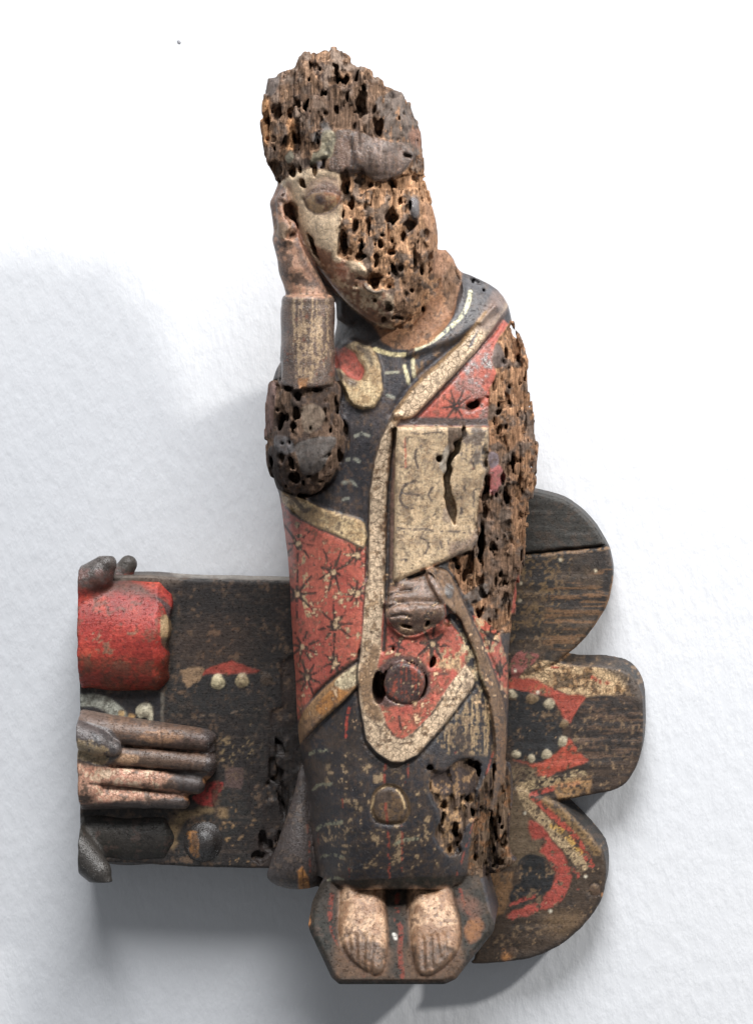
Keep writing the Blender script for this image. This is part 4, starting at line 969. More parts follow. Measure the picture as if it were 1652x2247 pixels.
B.wn = (vnoise(B.n, (2.6, 4.5, 2.6), 901) * .55 + vnoise(B.n, (6, 9, 6), 902) * .6 - .575) * 1.6
def slit(pts, ws, dp):
    P = np.array(pts); sl = B.sl((P[:, 0].min() - 30, P[:, 1].min() - 30, 300), (P[:, 0].max() + 30, P[:, 1].max() + 30, 770))
    U2, V2 = B.grid2(sl); nn = (vnoise(U2.shape, (4, 5), 77) - .5) * 9
    m = len(pts) // 2; h = front(*pts[m]); 
    if h is None: return
    d = line_d(q(pts, h), U2 + nn, V2 + nn * .6, ws)[:, :, None]
    B.F[sl] = np.maximum(B.F[sl], -np.maximum(d, (h - dp) - B.ax[2][sl[2]][None, None, :]))
# surface height seen from the front, to sink holes into it
def front(u, v):
    i = int((u - B.o[0]) / B.g); j = int((v - B.o[1]) / B.g)
    i = min(max(i, 0), B.n[0] - 1); j = min(max(j, 0), B.n[1] - 1)
    k = np.nonzero(B.F[i, j] < 0)[0]
    return B.ax[2][k[-1]] if len(k) else None
def gallery(u, v, a, b, ang=0.0, dp=None):
    h = front(u, v)
    if h is None: return
    u, v = q([(u, v)], h)[0]
    dp = dp or min(max(a, b, 9) * 2.2, 46)
    f_ = 1.3 if (b > 12 and v < 390) else 1.06
    B.hole((u, v, h - dp * .3), (a * f_, b * 1.12, dp * 1.15), ang)
def gl(A, lst):
    for x, y, a, b, *r in lst:
        u, v = A([(x, y)])[0]; gallery(u, v, max(a / 3.6, 3.2), max(b / 3.6, 3.2), r[0] if r else 0.0)
gl(A1, [(420, 640, 28, 55), (470, 840, 36, 105), (545, 575, 22, 100, .25), (775, 380, 36, 36), (855, 380, 27, 55), (985, 590, 34, 105, .15), (930, 740, 18, 32), (1140, 780, 20, 62), (1080, 710, 16, 38), (370, 870, 26, 42), (300, 1080, 42, 52), (430, 1100, 34, 42),
        (630, 860, 20, 42), (610, 1100, 20, 50), (790, 600, 16, 30), (300, 620, 40, 70), (1325, 640, 16, 26), (930, 460, 14, 22), (1010, 350, 12, 24), (575, 250, 12, 34), (730, 125, 12, 14), (370, 330, 14, 30), (520, 350, 20, 22), (420, 520, 18, 34), (760, 250, 10, 22), (860, 240, 10, 18), (1005, 430, 14, 26), (240, 700, 10, 90), (700, 480, 14, 26), (680, 700, 12, 30),
        (860, 1220, 26, 95), (915, 1390, 24, 62), (975, 1370, 24, 32), (1220, 1480, 54, 64), (1230, 1200, 22, 62, -.2), (1060, 1220, 22, 32), (980, 1185, 42, 14), (1385, 1535, 60, 48, -.5), (1140, 1010, 10, 12), (1370, 980, 34, 14, .3), (1380, 1390, 12, 60), (1020, 1400, 10, 50), (1490, 1150, 12, 40), (395, 1420, 48, 100, -.35), (520, 1220, 24, 40)])
gl(A2, [(1155, 245, 20, 22), (1135, 310, 24, 48), (1110, 410, 30, 38), (1000, 415, 52, 26), (840, 320, 30, 85), (990, 300, 18, 75), (1225, 390, 48, 22), (1320, 250, 22, 44), (1085, 600, 42, 64, -.4), (1310, 510, 27, 27), (1245, 520, 20, 74, -.4), (1540, 440, 18, 42), (1535, 560, 14, 44), (1215, 820, 32, 32), (1280, 910, 42, 17), (1170, 920, 22, 26), (1410, 450, 14, 60), (1210, 660, 16, 16), (1390, 690, 13, 15), (1500, 230, 18, 30),
        (600, 330, 20, 76, -.35), (430, 240, 38, 32), (945, 655, 14, 10), (930, 170, 14, 50), (1050, 160, 12, 60), (900, 380, 20, 20), (1340, 720, 14, 22), (1100, 770, 12, 14)])
gl(A4, [(180, 100, 26, 38), (270, 110, 27, 22), (340, 165, 33, 33), (205, 380, 22, 95, .2), (335, 300, 32, 42), (300, 420, 27, 27), (470, 112, 55, 15), (640, 220, 12, 66, -.12), (600, 440, 13, 24), (210, 550, 17, 13), (205, 650, 22, 34), (280, 680, 24, 66, -.25), (310, 825, 46, 42), (665, 650, 26, 48), (720, 470, 13, 42), (570, 650, 32, 12, -.5), (440, 810, 42, 16), (380, 860, 16, 26), (255, 340, 14, 40), (450, 355, 12, 12), (440, 420, 12, 26), (130, 700, 14, 40), (520, 860, 30, 12), (270, 540, 12, 20), (340, 968, 70, 8)])
gl(A5, [(630, 390, 32, 38), (1020, 390, 24, 64), (1025, 550, 26, 18), (1010, 690, 44, 56), (1110, 690, 27, 38), (1390, 430, 27, 32), (1380, 540, 18, 27), (1240, 440, 25, 54), (1180, 690, 18, 54), (1010, 820, 22, 50), (990, 1080, 19, 150), (1190, 940, 44, 32), (1295, 1040, 27, 30), (1190, 1110, 20, 44), (1090, 1110, 24, 52), (1120, 30, 22, 22), (1280, 50, 16, 22), (1330, 180, 16, 32), (960, 1370, 22, 44), (1195, 1390, 27, 38), (1105, 1380, 16, 64), (1205, 1575, 27, 20), (1000, 1480, 22, 44),
        (780, 1580, 14, 16), (770, 1210, 44, 16), (845, 1180, 16, 32), (1260, 520, 16, 16), (1210, 760, 14, 50), (1300, 870, 22, 26), (900, 1400, 30, 26), (1040, 600, 18, 60), (1160, 560, 12, 40), (1380, 620, 16, 20)])
slit(A5([(852, 160), (830, 230), (795, 290), (760, 370), (725, 470), (710, 540), (712, 620), (722, 700), (745, 780), (765, 850), (768, 930)]), [4, 4.5, 5.5, 6, 4.5, 6, 8, 7, 10, 9, 1.5], 60)
slit(A5([(1000, 930), (990, 1080), (985, 1220)]), [3, 5, 2], 50)
gl(A3, [(1030, 850, 28, 28), (800, 1200, 66, 30, -.2), (910, 1140, 27, 16), (985, 1265, 22, 24), (1020, 1200, 27, 17), (1080, 1200, 17, 22), (1140, 1270, 15, 27), (1190, 1410, 16, 38), (1160, 1030, 22, 44), (1075, 900, 14, 13), (800, 210, 40, 30), (870, 215, 27, 14), (660, 150, 26, 44), (1165, 880, 12, 26), (1110, 760, 12, 20), (1050, 1380, 14, 26), (1220, 1500, 14, 20), (868, 280, 8, 8)])
gl(A7, [(1210, 355, 32, 28), (1200, 450, 16, 70), (1290, 560, 40, 84), (1370, 310, 38, 36), (1400, 390, 22, 48), (1515, 480, 14, 100), (1410, 690, 14, 52), (1500, 800, 60, 14), (1560, 720, 30, 34), (1130, 110, 24, 18), (1595, 300, 12, 46), (1250, 640, 22, 26), (1480, 620, 14, 40), (1545, 560, 16, 40)])
for t in np.linspace(0, 1, 7):
    a = -1.25 + 1.5 * t; u, v = A7([(1350 + 85 * math.cos(a), 150 + 88 * math.sin(a))])[0]; gallery(u, v, 7, 9, a, 26)
gl(A6, [(1062, 415, 20, 36, .3), (925, 435, 34, 10, .2), (830, 590, 14, 26), (1100, 690, 20, 44, .2), (1210, 400, 30, 44)])
rng = np.random.default_rng(5)
def worms(P, n, r0, r1, lng):
    P = np.array(P); k = 0
    for _ in range(n * 4):
        u = rng.uniform(P[:, 0].min(), P[:, 0].max()); v = rng.uniform(P[:, 1].min(), P[:, 1].max())
        if T.nearest(T.rot, np.array([u]), np.array([v]))[0] < .7: continue
        r = rng.uniform(r0, r1); gallery(u, v, r, r * rng.uniform(1, lng), rng.normal(0, .12)); k += 1
        if k >= n: break
worms(HR, 70, 2.4, 4.6, 4.5); worms(RF, 22, 2.2, 4.2, 4.0); worms(AR, 90, 2.4, 5.4, 3.0); worms(EL, 14, 2.4, 4.2, 2.0); worms(RD, 20, 2.6, 5, 3)
# slivers thinner than the wood could hold break away
bi = (B.F < 0).astype(np.uint8)
for ax in range(3): bi = bi + np.roll(bi, 1, ax) + np.roll(bi, -1, ax)
B.F[(B.F < 0) & (bi < 11)] = 1.0
del bi
# flat back against the cross
B.F = np.maximum(B.F, (240 - B.ax[2])[None, None, :])

saint = thing('saint_statue', 'worm-eaten painted wooden saint leaning its cheek on one hand, holding a pale book', 'statue', place(850, 2150, 325))
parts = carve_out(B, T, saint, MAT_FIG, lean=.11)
for a, t in (('worn_hair', 'bare wood riddled with woodworm holes'), ('worn_arm', 'crumbling bare wood with long galleries'), ('worn_sleeve', 'pitted grey-brown elbow'), ('book', 'cream book cover split by a long dark crack'), ('peg', 'dark red round wooden peg'), ('brow_band', 'dark glossy patch over the brow')):
    for o in parts.get(a, []): o['label'] = t
def under(parts, kid, mum):
    if mum in parts:
        for o in parts.get(kid, []): o.parent = max(parts[mum], key=lambda x: len(x.data.vertices))
for a, b in (('plug', 'tunic'), ('trim', 'mantle'), ('mantle_loop', 'mantle'), ('mantle_fold', 'mantle'), ('brow_band', 'worn_hair')): under(parts, a, b)
del B, wz, R2, ROT

# ================================================================== THE CROSS ARM
DK = (48, 43, 41)
K = Painter(-140, 1050, 1440, 2150, DK, 'beam', 77)
bb = [(-140, 1200), (1440, 1060), (1440, 2150), (-140, 2000)]
K.noisy(bb, (48, 46, 44), .5, .08, 'big', .2); K.noisy(bb, (84, 70, 60), .58, .07, 'hgrain', .4, a=.5); K.noisy(bb, (104, 80, 58), .62, .04, 'mid', .5, a=.6)
K.gls[:] = .3
# beam
K.poly(A9([(700, 230), (1540, 240), (1540, 290), (760, 265)]), (150, 142, 132), .9, soft=3, gls=.2)
K.poly(smooth(A9([(340, 250), (700, 240), (780, 300), (620, 330), (420, 320)])), (120, 104, 90), .6, soft=8)
K.poly(smooth(A9([(780, 600), (1240, 560), (1260, 880), (780, 900)])), (76, 60, 50), .5, soft=22)
K.noisy(A9([(1000, 540), (1260, 540), (1260, 800), (900, 860)]), (128, 92, 64), .58, .05, 'mid', .4, a=.7)
K.poly(A9([(938, 915), (1000, 880), (1060, 865), (1130, 838), (1250, 890), (1330, 905), (1300, 925), (925, 945)]), (168, 66, 56), 1, lab='painted_band', gls=.3)
K.poly(A9([(950, 930), (1480, 935), (1475, 1160), (1380, 1185), (1250, 1195), (1060, 1215), (940, 1195), (800, 1040), (930, 960)]), (48, 46, 45), .9, soft=2, wob=6)
K.poly(A9([(1470, 850), (1600, 800), (1600, 1300), (1400, 1300), (1385, 1180), (1480, 1160)]), (66, 52, 46), .9, soft=3)
K.carve(A9([(1400, 1190), (1480, 1160), (1470, 850), (1640, 780), (1640, 1800), (1380, 1800)]), -4, 2)
K.poly(A9([(780, 900), (900, 880), (945, 900), (910, 980), (860, 1000), (825, 1035), (790, 990)]), (146, 116, 84), 1, wob=10)
for (x, y, r, cl) in ((1035, 985, 15, (206, 190, 146)), (1205, 975, 14, (204, 180, 132)), (1375, 965, 13, (92, 72, 52))):
    c = A9([(x, y)])[0]
    K.poly(smooth([(c[0] + r * math.cos(a) * (1 + .12 * math.sin(3 * a)), c[1] + r * 1.1 * math.sin(a)) for a in np.linspace(0, 6.28, 12, False)]), cl, 1, lab='bead:%d' % x if cl[0] > 150 else None, wob=5, gls=.5, crk=.3)
    K.dome(c, r, r * 1.1, 7 if cl[0] > 150 else 2, .6)
K.stroke(A9([(860, 1235), (960, 1218), (1080, 1215), (1150, 1195), (1290, 1165), (1350, 1195)]), 3, (140, 118, 96), .8, broken=.4); K.stroke(A9([(1290, 1165), (1260, 1290)]), 3, (150, 124, 84), .8, broken=.4)
K.noisy(A10([(1050, 380), (1340, 380), (1340, 560), (1050, 560)]), (176, 150, 100), .63, .02, 'mid', .6)
K.noisy(A10([(1060, 860), (1360, 820), (1360, 1260), (1080, 1260)]), (190, 148, 92), .64, .025, 'mid', .6)
K.poly(A10([(1090, 590), (1210, 590), (1215, 670), (1195, 740), (1080, 720)]), (98, 76, 70), .9, soft=2)
K.poly(smooth(A10([(858, 795), (920, 750), (985, 690), (1065, 690), (1060, 740), (1010, 800), (1000, 850), (930, 850), (890, 830)])), (172, 50, 50), 1, wob=6); K.noisy(A10([(950, 680), (1080, 680), (1000, 860), (940, 800)]), (110, 48, 44), .5, .06, 'mid', .4)
K.poly(smooth(A10([(690, 1000), (760, 900), (840, 880), (1000, 860), (990, 900), (860, 930), (780, 980), (740, 1150), (680, 1130)])), (150, 122, 82), .8, soft=4, wob=12)
K.poly(smooth(A10([(1040, 870), (1100, 880), (1110, 930), (1050, 930)])), (150, 120, 80), .8, soft=4, wob=10)
K.poly([(520, 1280), (660, 1280), (660, 1900), (560, 1900)], (40, 35, 33), .55, soft=40)  # the figure's cast shadow, painted onto the beam as a soft dark band
K.poly(A10([(1280, 1080), (1420, 900), (1560, 1000), (1500, 1300), (1260, 1300)]), (54, 44, 40), .8, soft=8)
K.noisy(A10([(1290, 380), (1640, 100), (1640, 900), (1400, 1100), (1200, 800)]), (44, 38, 36), .46, .06, 'grain', .3)
# pale arc, knob
K.poly(A9([(-900, 1060), (640, 1060), (660, 1290), (-900, 1290)]), (50, 48, 50), 1, soft=2)
ARC = smooth(A9([(-300, 1290), (-260, 1200), (-150, 1115), (0, 1075), (100, 1072), (200, 1075), (310, 1115), (380, 1180), (420, 1250), (440, 1290), (340, 1290), (300, 1220), (200, 1160), (100, 1150), (0, 1165), (-130, 1220), (-190, 1290)]))
K.poly(ARC, (176, 178, 164), 1, lab='painted_arc', crk=.4, gls=.5); K.noisy(ARC, (136, 138, 126), .52, .06, 'mid', .4); K.poly(smooth(A9([(350, 1190), (385, 1190), (385, 1225), (350, 1225)])), (206, 168, 108), 1)
K.poly(smooth(A9([(470, 1190), (500, 1145), (560, 1145), (590, 1190), (585, 1260), (540, 1230), (490, 1235)])), (206, 196, 166), 1, lab='bead:k', wob=8); K.dome(A9([(530, 1190)])[0], 16, 16, 7)
K.poly(A9([(640, 1060), (665, 1060), (660, 1290), (645, 1290)]), (130, 122, 108), .7, soft=2); K.poly(smooth(A9([(420, 1210), (460, 1215), (455, 1250), (420, 1250)])), (206, 160, 96), 1)

# lobes
UPL = [(1100, 1078)] + A8([(560, 108), (700, 135), (830, 180), (940, 255), (1050, 355), (1130, 465), (1185, 570), (1218, 690), (1225, 780), (1212, 910), (1170, 1040), (1100, 1160), (1010, 1290), (900, 1395), (800, 1470), (770, 1500), (500, 1600), (300, 1600)]) + [(1080, 1480)]
MIL = AM([(300, 290), (560, 240), (650, 205), (690, 222), (800, 228), (900, 228), (1000, 240), (1070, 262), (1130, 310), (1175, 385), (1192, 460), (1197, 600), (1192, 760), (1172, 860), (1130, 950), (1070, 1020), (990, 1062), (900, 1080), (760, 1105), (620, 1122), (450, 1100), (280, 1080)])
LOL = AM([(280, 1040), (450, 1060), (640, 1130), (720, 1205), (800, 1285), (870, 1360), (935, 1450), (955, 1560), (950, 1660), (930, 1750), (880, 1850), (800, 1950), (700, 2040), (590, 2110), (450, 2160), (300, 2182), (160, 2195), (75, 2192), (62, 2170), (100, 2100), (60, 1600)])
K.poly(UPL, (58, 52, 47), 1, lab='lobe:u', wob=0)
UP2 = A8([(300, 600), (800, 580), (1260, 540), (1260, 1600), (300, 1600)])
K.poly(A8([(500, 60), (1240, 60), (1220, 540), (800, 570), (480, 600)]), (54, 53, 50), .9, soft=4)
K.noisy(UP2, (80, 65, 50), .47, .1, 'mid', .3, a=.8); K.noisy(UP2, (50, 46, 44), .55, .08, 'big', .2); K.noisy(A8([(420, 620), (900, 620), (800, 1350), (400, 1350)]), (140, 110, 66), .6, .05, 'fine', .8, a=.6)
K.noisy(A8([(700, 900), (1230, 700), (1150, 1200), (850, 1450), (650, 1330)]), (128, 92, 58), .56, .04, 'hgrain', .2, a=.7)
K.stroke(A8([(1225, 800), (1212, 910), (1170, 1040), (1100, 1160), (1010, 1290), (900, 1395), (800, 1470)]), 5, (160, 114, 66), .7, soft=2, broken=.34)
CRK = A8([(440, 622), (620, 606), (790, 585), (1000, 568), (1100, 558), (1200, 545)])
K.stroke(CRK, 4, (30, 26, 24), 1, dh=-16); K.stroke([(x, y + 6) for x, y in CRK], 7, (140, 106, 70), .8, broken=.44)
for x, y in ((800, 660), (480, 850), (475, 990), (1085, 750)): c = A8([(x, y)])[0]; K.poly(smooth([(c[0] - 3, c[1] - 3), (c[0] + 3, c[1] - 2), (c[0] + 3, c[1] + 3), (c[0] - 2, c[1] + 3)]), (190, 176, 146), 1)
K.poly(MIL, (72, 57, 46), 1, lab='lobe:m', wob=0); K.noisy(MIL, (52, 44, 40), .5, .08, 'hgrain', .3); 
CB = smooth(AM([(390, 300), (460, 240), (540, 190), (660, 215), (820, 235), (1000, 250), (1090, 310), (1060, 410), (860, 425), (780, 440), (620, 375), (500, 340)]))
K.poly(CB, (204, 170, 124), 1, crk=1, gls=.4); K.noisy(CB, (150, 112, 70), .54, .07, 'mid', .3); K.noisy(CB, (206, 160, 70), .64, .03, 'mid', .4); K.stroke(AM([(860, 300), (920, 335), (970, 340)]), 8, (184, 66, 52), .9, broken=.34); K.stroke(AM([(600, 235), (640, 238)]), 5, (184, 66, 52), .9)
K.poly(smooth(AM([(900, 215), (1060, 250), (1160, 340), (1195, 460), (1130, 440), (1060, 330), (960, 260)])), (84, 74, 66), .8, soft=5)
K.poly(smooth(A8([(410, 1470), (470, 1400), (560, 1410), (630, 1430), (560, 1520), (480, 1590), (420, 1640), (400, 1560)])), (146, 82, 82), 1, gls=.5, wob=6)
RB = smooth(AM([(300, 320), (470, 310), (600, 372), (700, 415), (810, 430), (760, 520), (730, 590), (690, 590), (640, 490), (560, 430), (480, 405), (300, 395)]))
K.poly(RB, (172, 70, 57), 1, gls=.4, crk=.3, wob=11, soft=2.5); K.noisy(RB, (170, 120, 70), .58, .05, 'mid', .4)
DS = smooth(AM([(290, 400), (420, 395), (560, 450), (650, 560), (665, 660), (630, 780), (520, 850), (420, 868), (350, 850), (335, 690), (290, 690)]))
K.poly(DS, (44, 44, 45), 1, gls=.3, wob=4); K.noisy(AM([(480, 500), (580, 500), (660, 700), (500, 720)]), (176, 120, 60), .64, .02, 'mid', .5)
RL = smooth(AM([(350, 850), (460, 872), (600, 825), (700, 715), (725, 720), (830, 815), (825, 860), (680, 910), (550, 962), (490, 930), (460, 885)]))
K.poly(RL, (172, 68, 50), 1, gls=.4, crk=.3, wob=10, soft=2.5); K.noisy(RL, (150, 74, 50), .56, .06, 'mid', .4)
DD = smooth(AM([(722, 690), (730, 590), (790, 480), (880, 430), (1000, 425), (1100, 470), (1196, 560), (1196, 700), (1150, 820), (1000, 860), (850, 850), (760, 770)]))
K.poly(DD, (50, 44, 41), 1, gls=.35, wob=3); K.noisy(DD, (96, 74, 58), .57, .05, 'hgrain', .3)
for k, (x, y, r) in enumerate(((335, 415, 36), (470, 442, 36), (582, 477, 36), (678, 606, 32), (666, 724, 34), (566, 808, 36), (460, 836, 28), (364, 814, 26))):
    c = AM([(x, y)])[0]; rr = r / 3.1
    K.poly(smooth([(c[0] + rr * math.cos(a) * (1 + .15 * math.sin(2 * a + k)), c[1] + rr * math.sin(a)) for a in np.linspace(0, 6.28, 10, False)]), (178, 164, 134) if k not in (1, 3) else (134, 110, 78), 1, lab='bead:m%d' % k, wob=7, crk=.2); K.dome(c, rr, rr, 4, .6)
K.noisy(AM([(270, 870), (480, 900), (560, 970), (400, 1060), (270, 1050)]), (122, 104, 78), .46, .08, 'fine', .5)
K.stroke(smooth(AM([(560, 985), (660, 970), (740, 930), (830, 890)]), False), 10, (52, 46, 42), .85, broken=.3); K.stroke(smooth(AM([(520, 960), (640, 960), (760, 915)]), False), 5, (190, 164, 118), .8, broken=.42)
K.stroke(smooth(AM([(400, 1035), (480, 1005), (560, 1000), (680, 985), (800, 950)]), False), 20, (184, 158, 114), .9, broken=.38, crk=.8); K.stroke(smooth(AM([(440, 1085), (560, 1045), (660, 1020), (770, 1000)]), False), 11, (178, 70, 62), .9, broken=.36)
K.noisy(AM([(600, 990), (860, 950), (860, 1060), (640, 1120)]), (166, 124, 74), .46, .08, 'mid', .4, a=.8)
K.poly(LOL, (72, 58, 46), 1, lab='lobe:l', wob=0); K.noisy(LOL, (52, 45, 41), .52, .08, 'mid', .3); K.noisy(LOL, (110, 84, 56), .6, .06, 'mid', .4, a=.7)
K.poly(AM([(270, 1100), (400, 1040), (480, 1250), (560, 1500), (330, 1560), (280, 1300)]), (108, 90, 68), .8, soft=6)
K.stroke(smooth(AM([(400, 1030), (430, 1110), (520, 1220), (620, 1330), (720, 1440), (800, 1540)]), False), 25, (186, 158, 116), .95, broken=.33, crk=.8)
K.stroke(smooth(AM([(465, 1085), (560, 1170), (660, 1265), (750, 1350), (800, 1440), (855, 1535)]), False), 15, (172, 68, 58), .95, broken=.33)
K.stroke(smooth(AM([(560, 1120), (640, 1180), (740, 1270), (830, 1370), (890, 1450)]), False), 20, (140, 108, 64), .8, soft=3, broken=.33)
K.stroke(smooth(AM([(600, 1280), (680, 1330), (740, 1400), (785, 1460)]), False), 12, (202, 156, 66), .95, broken=.38, crk=.6)
CR = smooth(AM([(450, 1240), (520, 1270), (600, 1370), (680, 1480), (720, 1600), (700, 1720), (620, 1800), (480, 1850), (330, 1895), (320, 1850), (440, 1810), (540, 1760), (600, 1680), (620, 1600), (590, 1520), (520, 1440), (560, 1390), (540, 1350), (470, 1360)]))
K.poly(CR, (168, 66, 58), 1, gls=.4, crk=.25, wob=12, soft=2.5); K.stroke(smooth(AM([(720, 1560), (770, 1600), (770, 1690)]), False), 7, (166, 66, 60), .8, broken=.4)
K.poly(smooth(AM([(380, 1530), (430, 1470), (520, 1480), (600, 1560), (610, 1650), (560, 1720), (460, 1770), (330, 1790), (330, 1700), (390, 1640)])), (42, 42, 43), 1, gls=.25, wob=8)
K.noisy(AM([(380, 1470), (600, 1480), (600, 1680), (420, 1620)]), (190, 160, 112), .64, .02, 'mid', .6); K.stroke(smooth(AM([(330, 1800), (400, 1770), (480, 1745)]), False), 8, (172, 68, 62), .9, broken=.36); K.stroke(smooth(AM([(330, 1830), (430, 1790)]), False), 7, (52, 46, 42), .9, broken=.3)
K.noisy(AM([(640, 1560), (800, 1560), (770, 1760), (660, 1740)]), (176, 140, 96), .62, .03, 'mid', .5)
K.poly(AM([(130, 1600), (340, 1575), (330, 1700), (290, 1850), (210, 1900)]), (128, 94, 60), .95, soft=3, wob=10)
K.poly(smooth(AM([(560, 1860), (760, 1850), (800, 1930), (640, 2010), (540, 1960)])), (118, 92, 62), .6, soft=12)
K.poly(smooth(AM([(690, 2010), (850, 1860), (960, 1650), (960, 1750), (880, 1870), (760, 2000), (590, 2120), (300, 2190), (280, 2160), (520, 2100)])), (56, 50, 46), .8, soft=6)
for (x, y, r) in ((880, 1700, 42), (340, 2110, 38)):
    c = AM([(x, y)])[0]; ring = [(c[0] + r / 3 * math.cos(a), c[1] + r / 3 * math.sin(a)) for a in np.linspace(0, 6.29, 24)]
    K.poly(ring, (86, 66, 50), 1, lab='dowel:%d' % x); K.stroke(ring, 2.5, (48, 38, 32), .9, dh=-4)
K.noisy(AM([(280, 2090), (330, 2140), (300, 2180), (270, 2150)]), (166, 112, 64), .45, .05, 'mid', .4); K.poly(AM([(830, 1900), (870, 1880), (860, 1920), (840, 1925)]), (186, 128, 76), 1); K.poly(AM([(925, 1720), (945, 1720), (940, 1745), (925, 1745)]), (186, 128, 76), 1)
for x, y in ((505, 398), (355, 258), (590, 1840), (420, 1195), (820, 1612)): c = AM([(x, y)])[0]; K.poly(smooth([(c[0] - 3, c[1] - 3), (c[0] + 3, c[1] - 2), (c[0] + 3, c[1] + 3), (c[0] - 2, c[1] + 3)]), (214, 204, 180), 1)
K.noisy([(150, 1050), (1440, 1050), (1440, 2150), (150, 2150)], (78, 62, 50), .60, .07, 'fine', .3, a=.2); K.noisy([(150, 1050), (1440, 1050), (1440, 2150), (150, 2150)], (74, 60, 50), .60, .05, 'mid', .4, a=.4)
LBX = [(1050, 1400), (1420, 1400), (1420, 1780), (1340, 2120), (1030, 2120)]
K.noisy(LBX, (84, 64, 48), .62, .014, 'mid', .55, a=.8); K.noisy(LBX, (176, 142, 100), .655, .012, 'mid', .6, a=.9); K.noisy(LBX, (58, 48, 42), .62, .02, 'mid', .45, a=.7)
K.noisy([(380, 1290), (640, 1290), (640, 1900), (380, 1900)], (112, 88, 66), .66, .02, 'mid', .5, a=.45)
mute(K.col)
K.col *= (0.80 + .42 * K.mid)[..., None] * (0.88 + .26 * K.big)[..., None]

cross = thing('cross_arm', 'painted wooden arm of a cross with a three-lobed end, behind the saint', 'cross', place(700, 1905, 180))
def relief_of(Bk, P_, amt=1.0, h=H0):
    sl = Bk.sl((-1e5,) * 3, (1e5,) * 3); U, V = Bk.grid2(sl)
    r = P_.sample(P_.rel, U.ravel(), V.ravel()).reshape(U.shape) * amt
    return r, U, V
def sawn(Bk, u):
    n_ = vnoise(Bk.n[1:], (9, 6), 55) * 3 + vnoise(Bk.n[1:], (3, 20), 56) * 1.6
    return ((u + n_)[None, :, :] - Bk.ax[0][:, None, None]).astype(np.float32)
# beam
Bm = Block(164, 1052, 1236, 1925, 160, 352, 3.2, H0)
BEAM = [(-120, 1262), (330, 1262), (400, 1268), (640, 1274), (1050, 1274), (1050, 1906), (640, 1908), (560, 1906), (420, 1903), (300, 1895), (-120, 1890)]
r, U, V = relief_of(Bm, K)
n = fbm(U.shape, (14, 50), 5, 3) - .5; n2 = fbm(U.shape, (60, 60), 6, 2) - .5
rough = sstep(560, 640, U) * sstep(1480, 1700, V)
n3 = fbm(U.shape, (5, 9), 8, 3) - .5
top = (H0 + r + n * 3 * 0 + n2 * 5 + (n3 * 26) * rough * sstep(.0, .1, n3 + .05)).astype(np.float32)
topf = lambda a, b: top[:a.shape[0], :a.shape[1]]
def full_extrude(Bk, pts, h0, topa, bev, wob=2.0, seed=3, draft=None):
    sl = Bk.sl((-1e5,) * 3, (1e5,) * 3); U, V = Bk.grid2(sl)
    sd = poly_sd(pts, U, V) + (fbm(U.shape, (12, 12), seed, 3) - .5) * wob
    z = Bk.ax[2][None, None, :]; a = z - topa[:, :, None]; sd = sd[:, :, None]
    if draft is not None:            # the saw cut runs a little outwards towards the back
        s2 = (poly_sd(pts, U - draft[0], V - draft[1]) + (fbm(U.shape, (12, 12), seed, 3) - .5) * wob)[:, :, None]
        t = np.clip((242 - z) / 78, 0, 1); sd = sd + (s2 - sd) * t
    f = np.maximum(np.maximum(sd, a), (sd + a) * .7071 + bev); Bk.F = np.minimum(Bk.F, np.maximum(f, h0 - z).astype(np.float32))
full_extrude(Bm, BEAM, 168, top, 3)
Bm.F = np.maximum(Bm.F, sawn(Bm, 173))
Bm.wn = (vnoise(Bm.n, (4, 8, 4), 31) - .5) * 2.4
for (u, v, a_, b_) in ((600, 1700, 10, 30), (622, 1760, 8, 40), (585, 1850, 14, 22), (608, 1640, 7, 24), (570, 1880, 16, 14), (630, 1860, 12, 30)): Bm.hole((u, v, H0 - 2), (a_, b_, 18))
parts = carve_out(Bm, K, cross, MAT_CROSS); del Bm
for a in list(parts):
    if a != 'beam': under(parts, a, 'beam')
# lobes
Lb = Block(1028, 1430, 1044, 2128, 152, 262, 3.0, 242)
r, U, V = relief_of(Lb, K); n2 = fbm(U.shape, (60, 60), 16, 2) - .5; n = fbm(U.shape, (40, 4), 18, 3) - .5
top = (242 + r + n2 * 6 + n * 3).astype(np.float32)
for i, P_ in enumerate((UPL, MIL, LOL)):
    full_extrude(Lb, smooth(P_, n=2), 160 + 2 * i, top - (0, 4, 0)[i], 4, 3.5, 30 + i, (7, -20) if i else (2, -5))
full_extrude(Lb, [(1032, 1274), (1120, 1274), (1120, 1906), (1032, 1906)], 164, top - 6, 3)
parts = carve_out(Lb, K, cross, MAT_CROSS); del Lb
for a in list(parts):
    if a.startswith('bead'): under(parts, a, 'lobe:m')
    if a.startswith('dowel'): under(parts, a, 'lobe:l')

# logs laid along the beam, with lopped stubs
G = Painter(-140, 1180, 520, 1960, (186, 62, 50), 'log', 131)
RG = A9([(0, 380), (90, 320), (260, 265), (350, 300), (540, 345), (630, 400), (700, 480), (720, 600), (705, 760), (730, 860), (650, 1010), (610, 1060), (0, 1062)])
bx = A9([(-920, 200), (800, 200), (800, 1100), (-920, 1100)])
G.noisy(bx, (200, 76, 58), .5, .1, 'mid', .3); G.noisy(bx, (166, 48, 44), .54, .1, 'big', .3); G.noisy(A9([(-920, 850), (720, 800), (720, 1080), (-920, 1080)]), (124, 62, 48), .46, .1, 'mid', .3, a=.85)
G.noisy(A9([(150, 640), (480, 640), (480, 850), (150, 850)]), (178, 140, 108), .585, .03, 'mid', .4); G.noisy(A9([(-900, 350), (700, 420), (720, 900), (-900, 900)]), (132, 84, 66), .6, .05, 'mid', .4, a=.7)
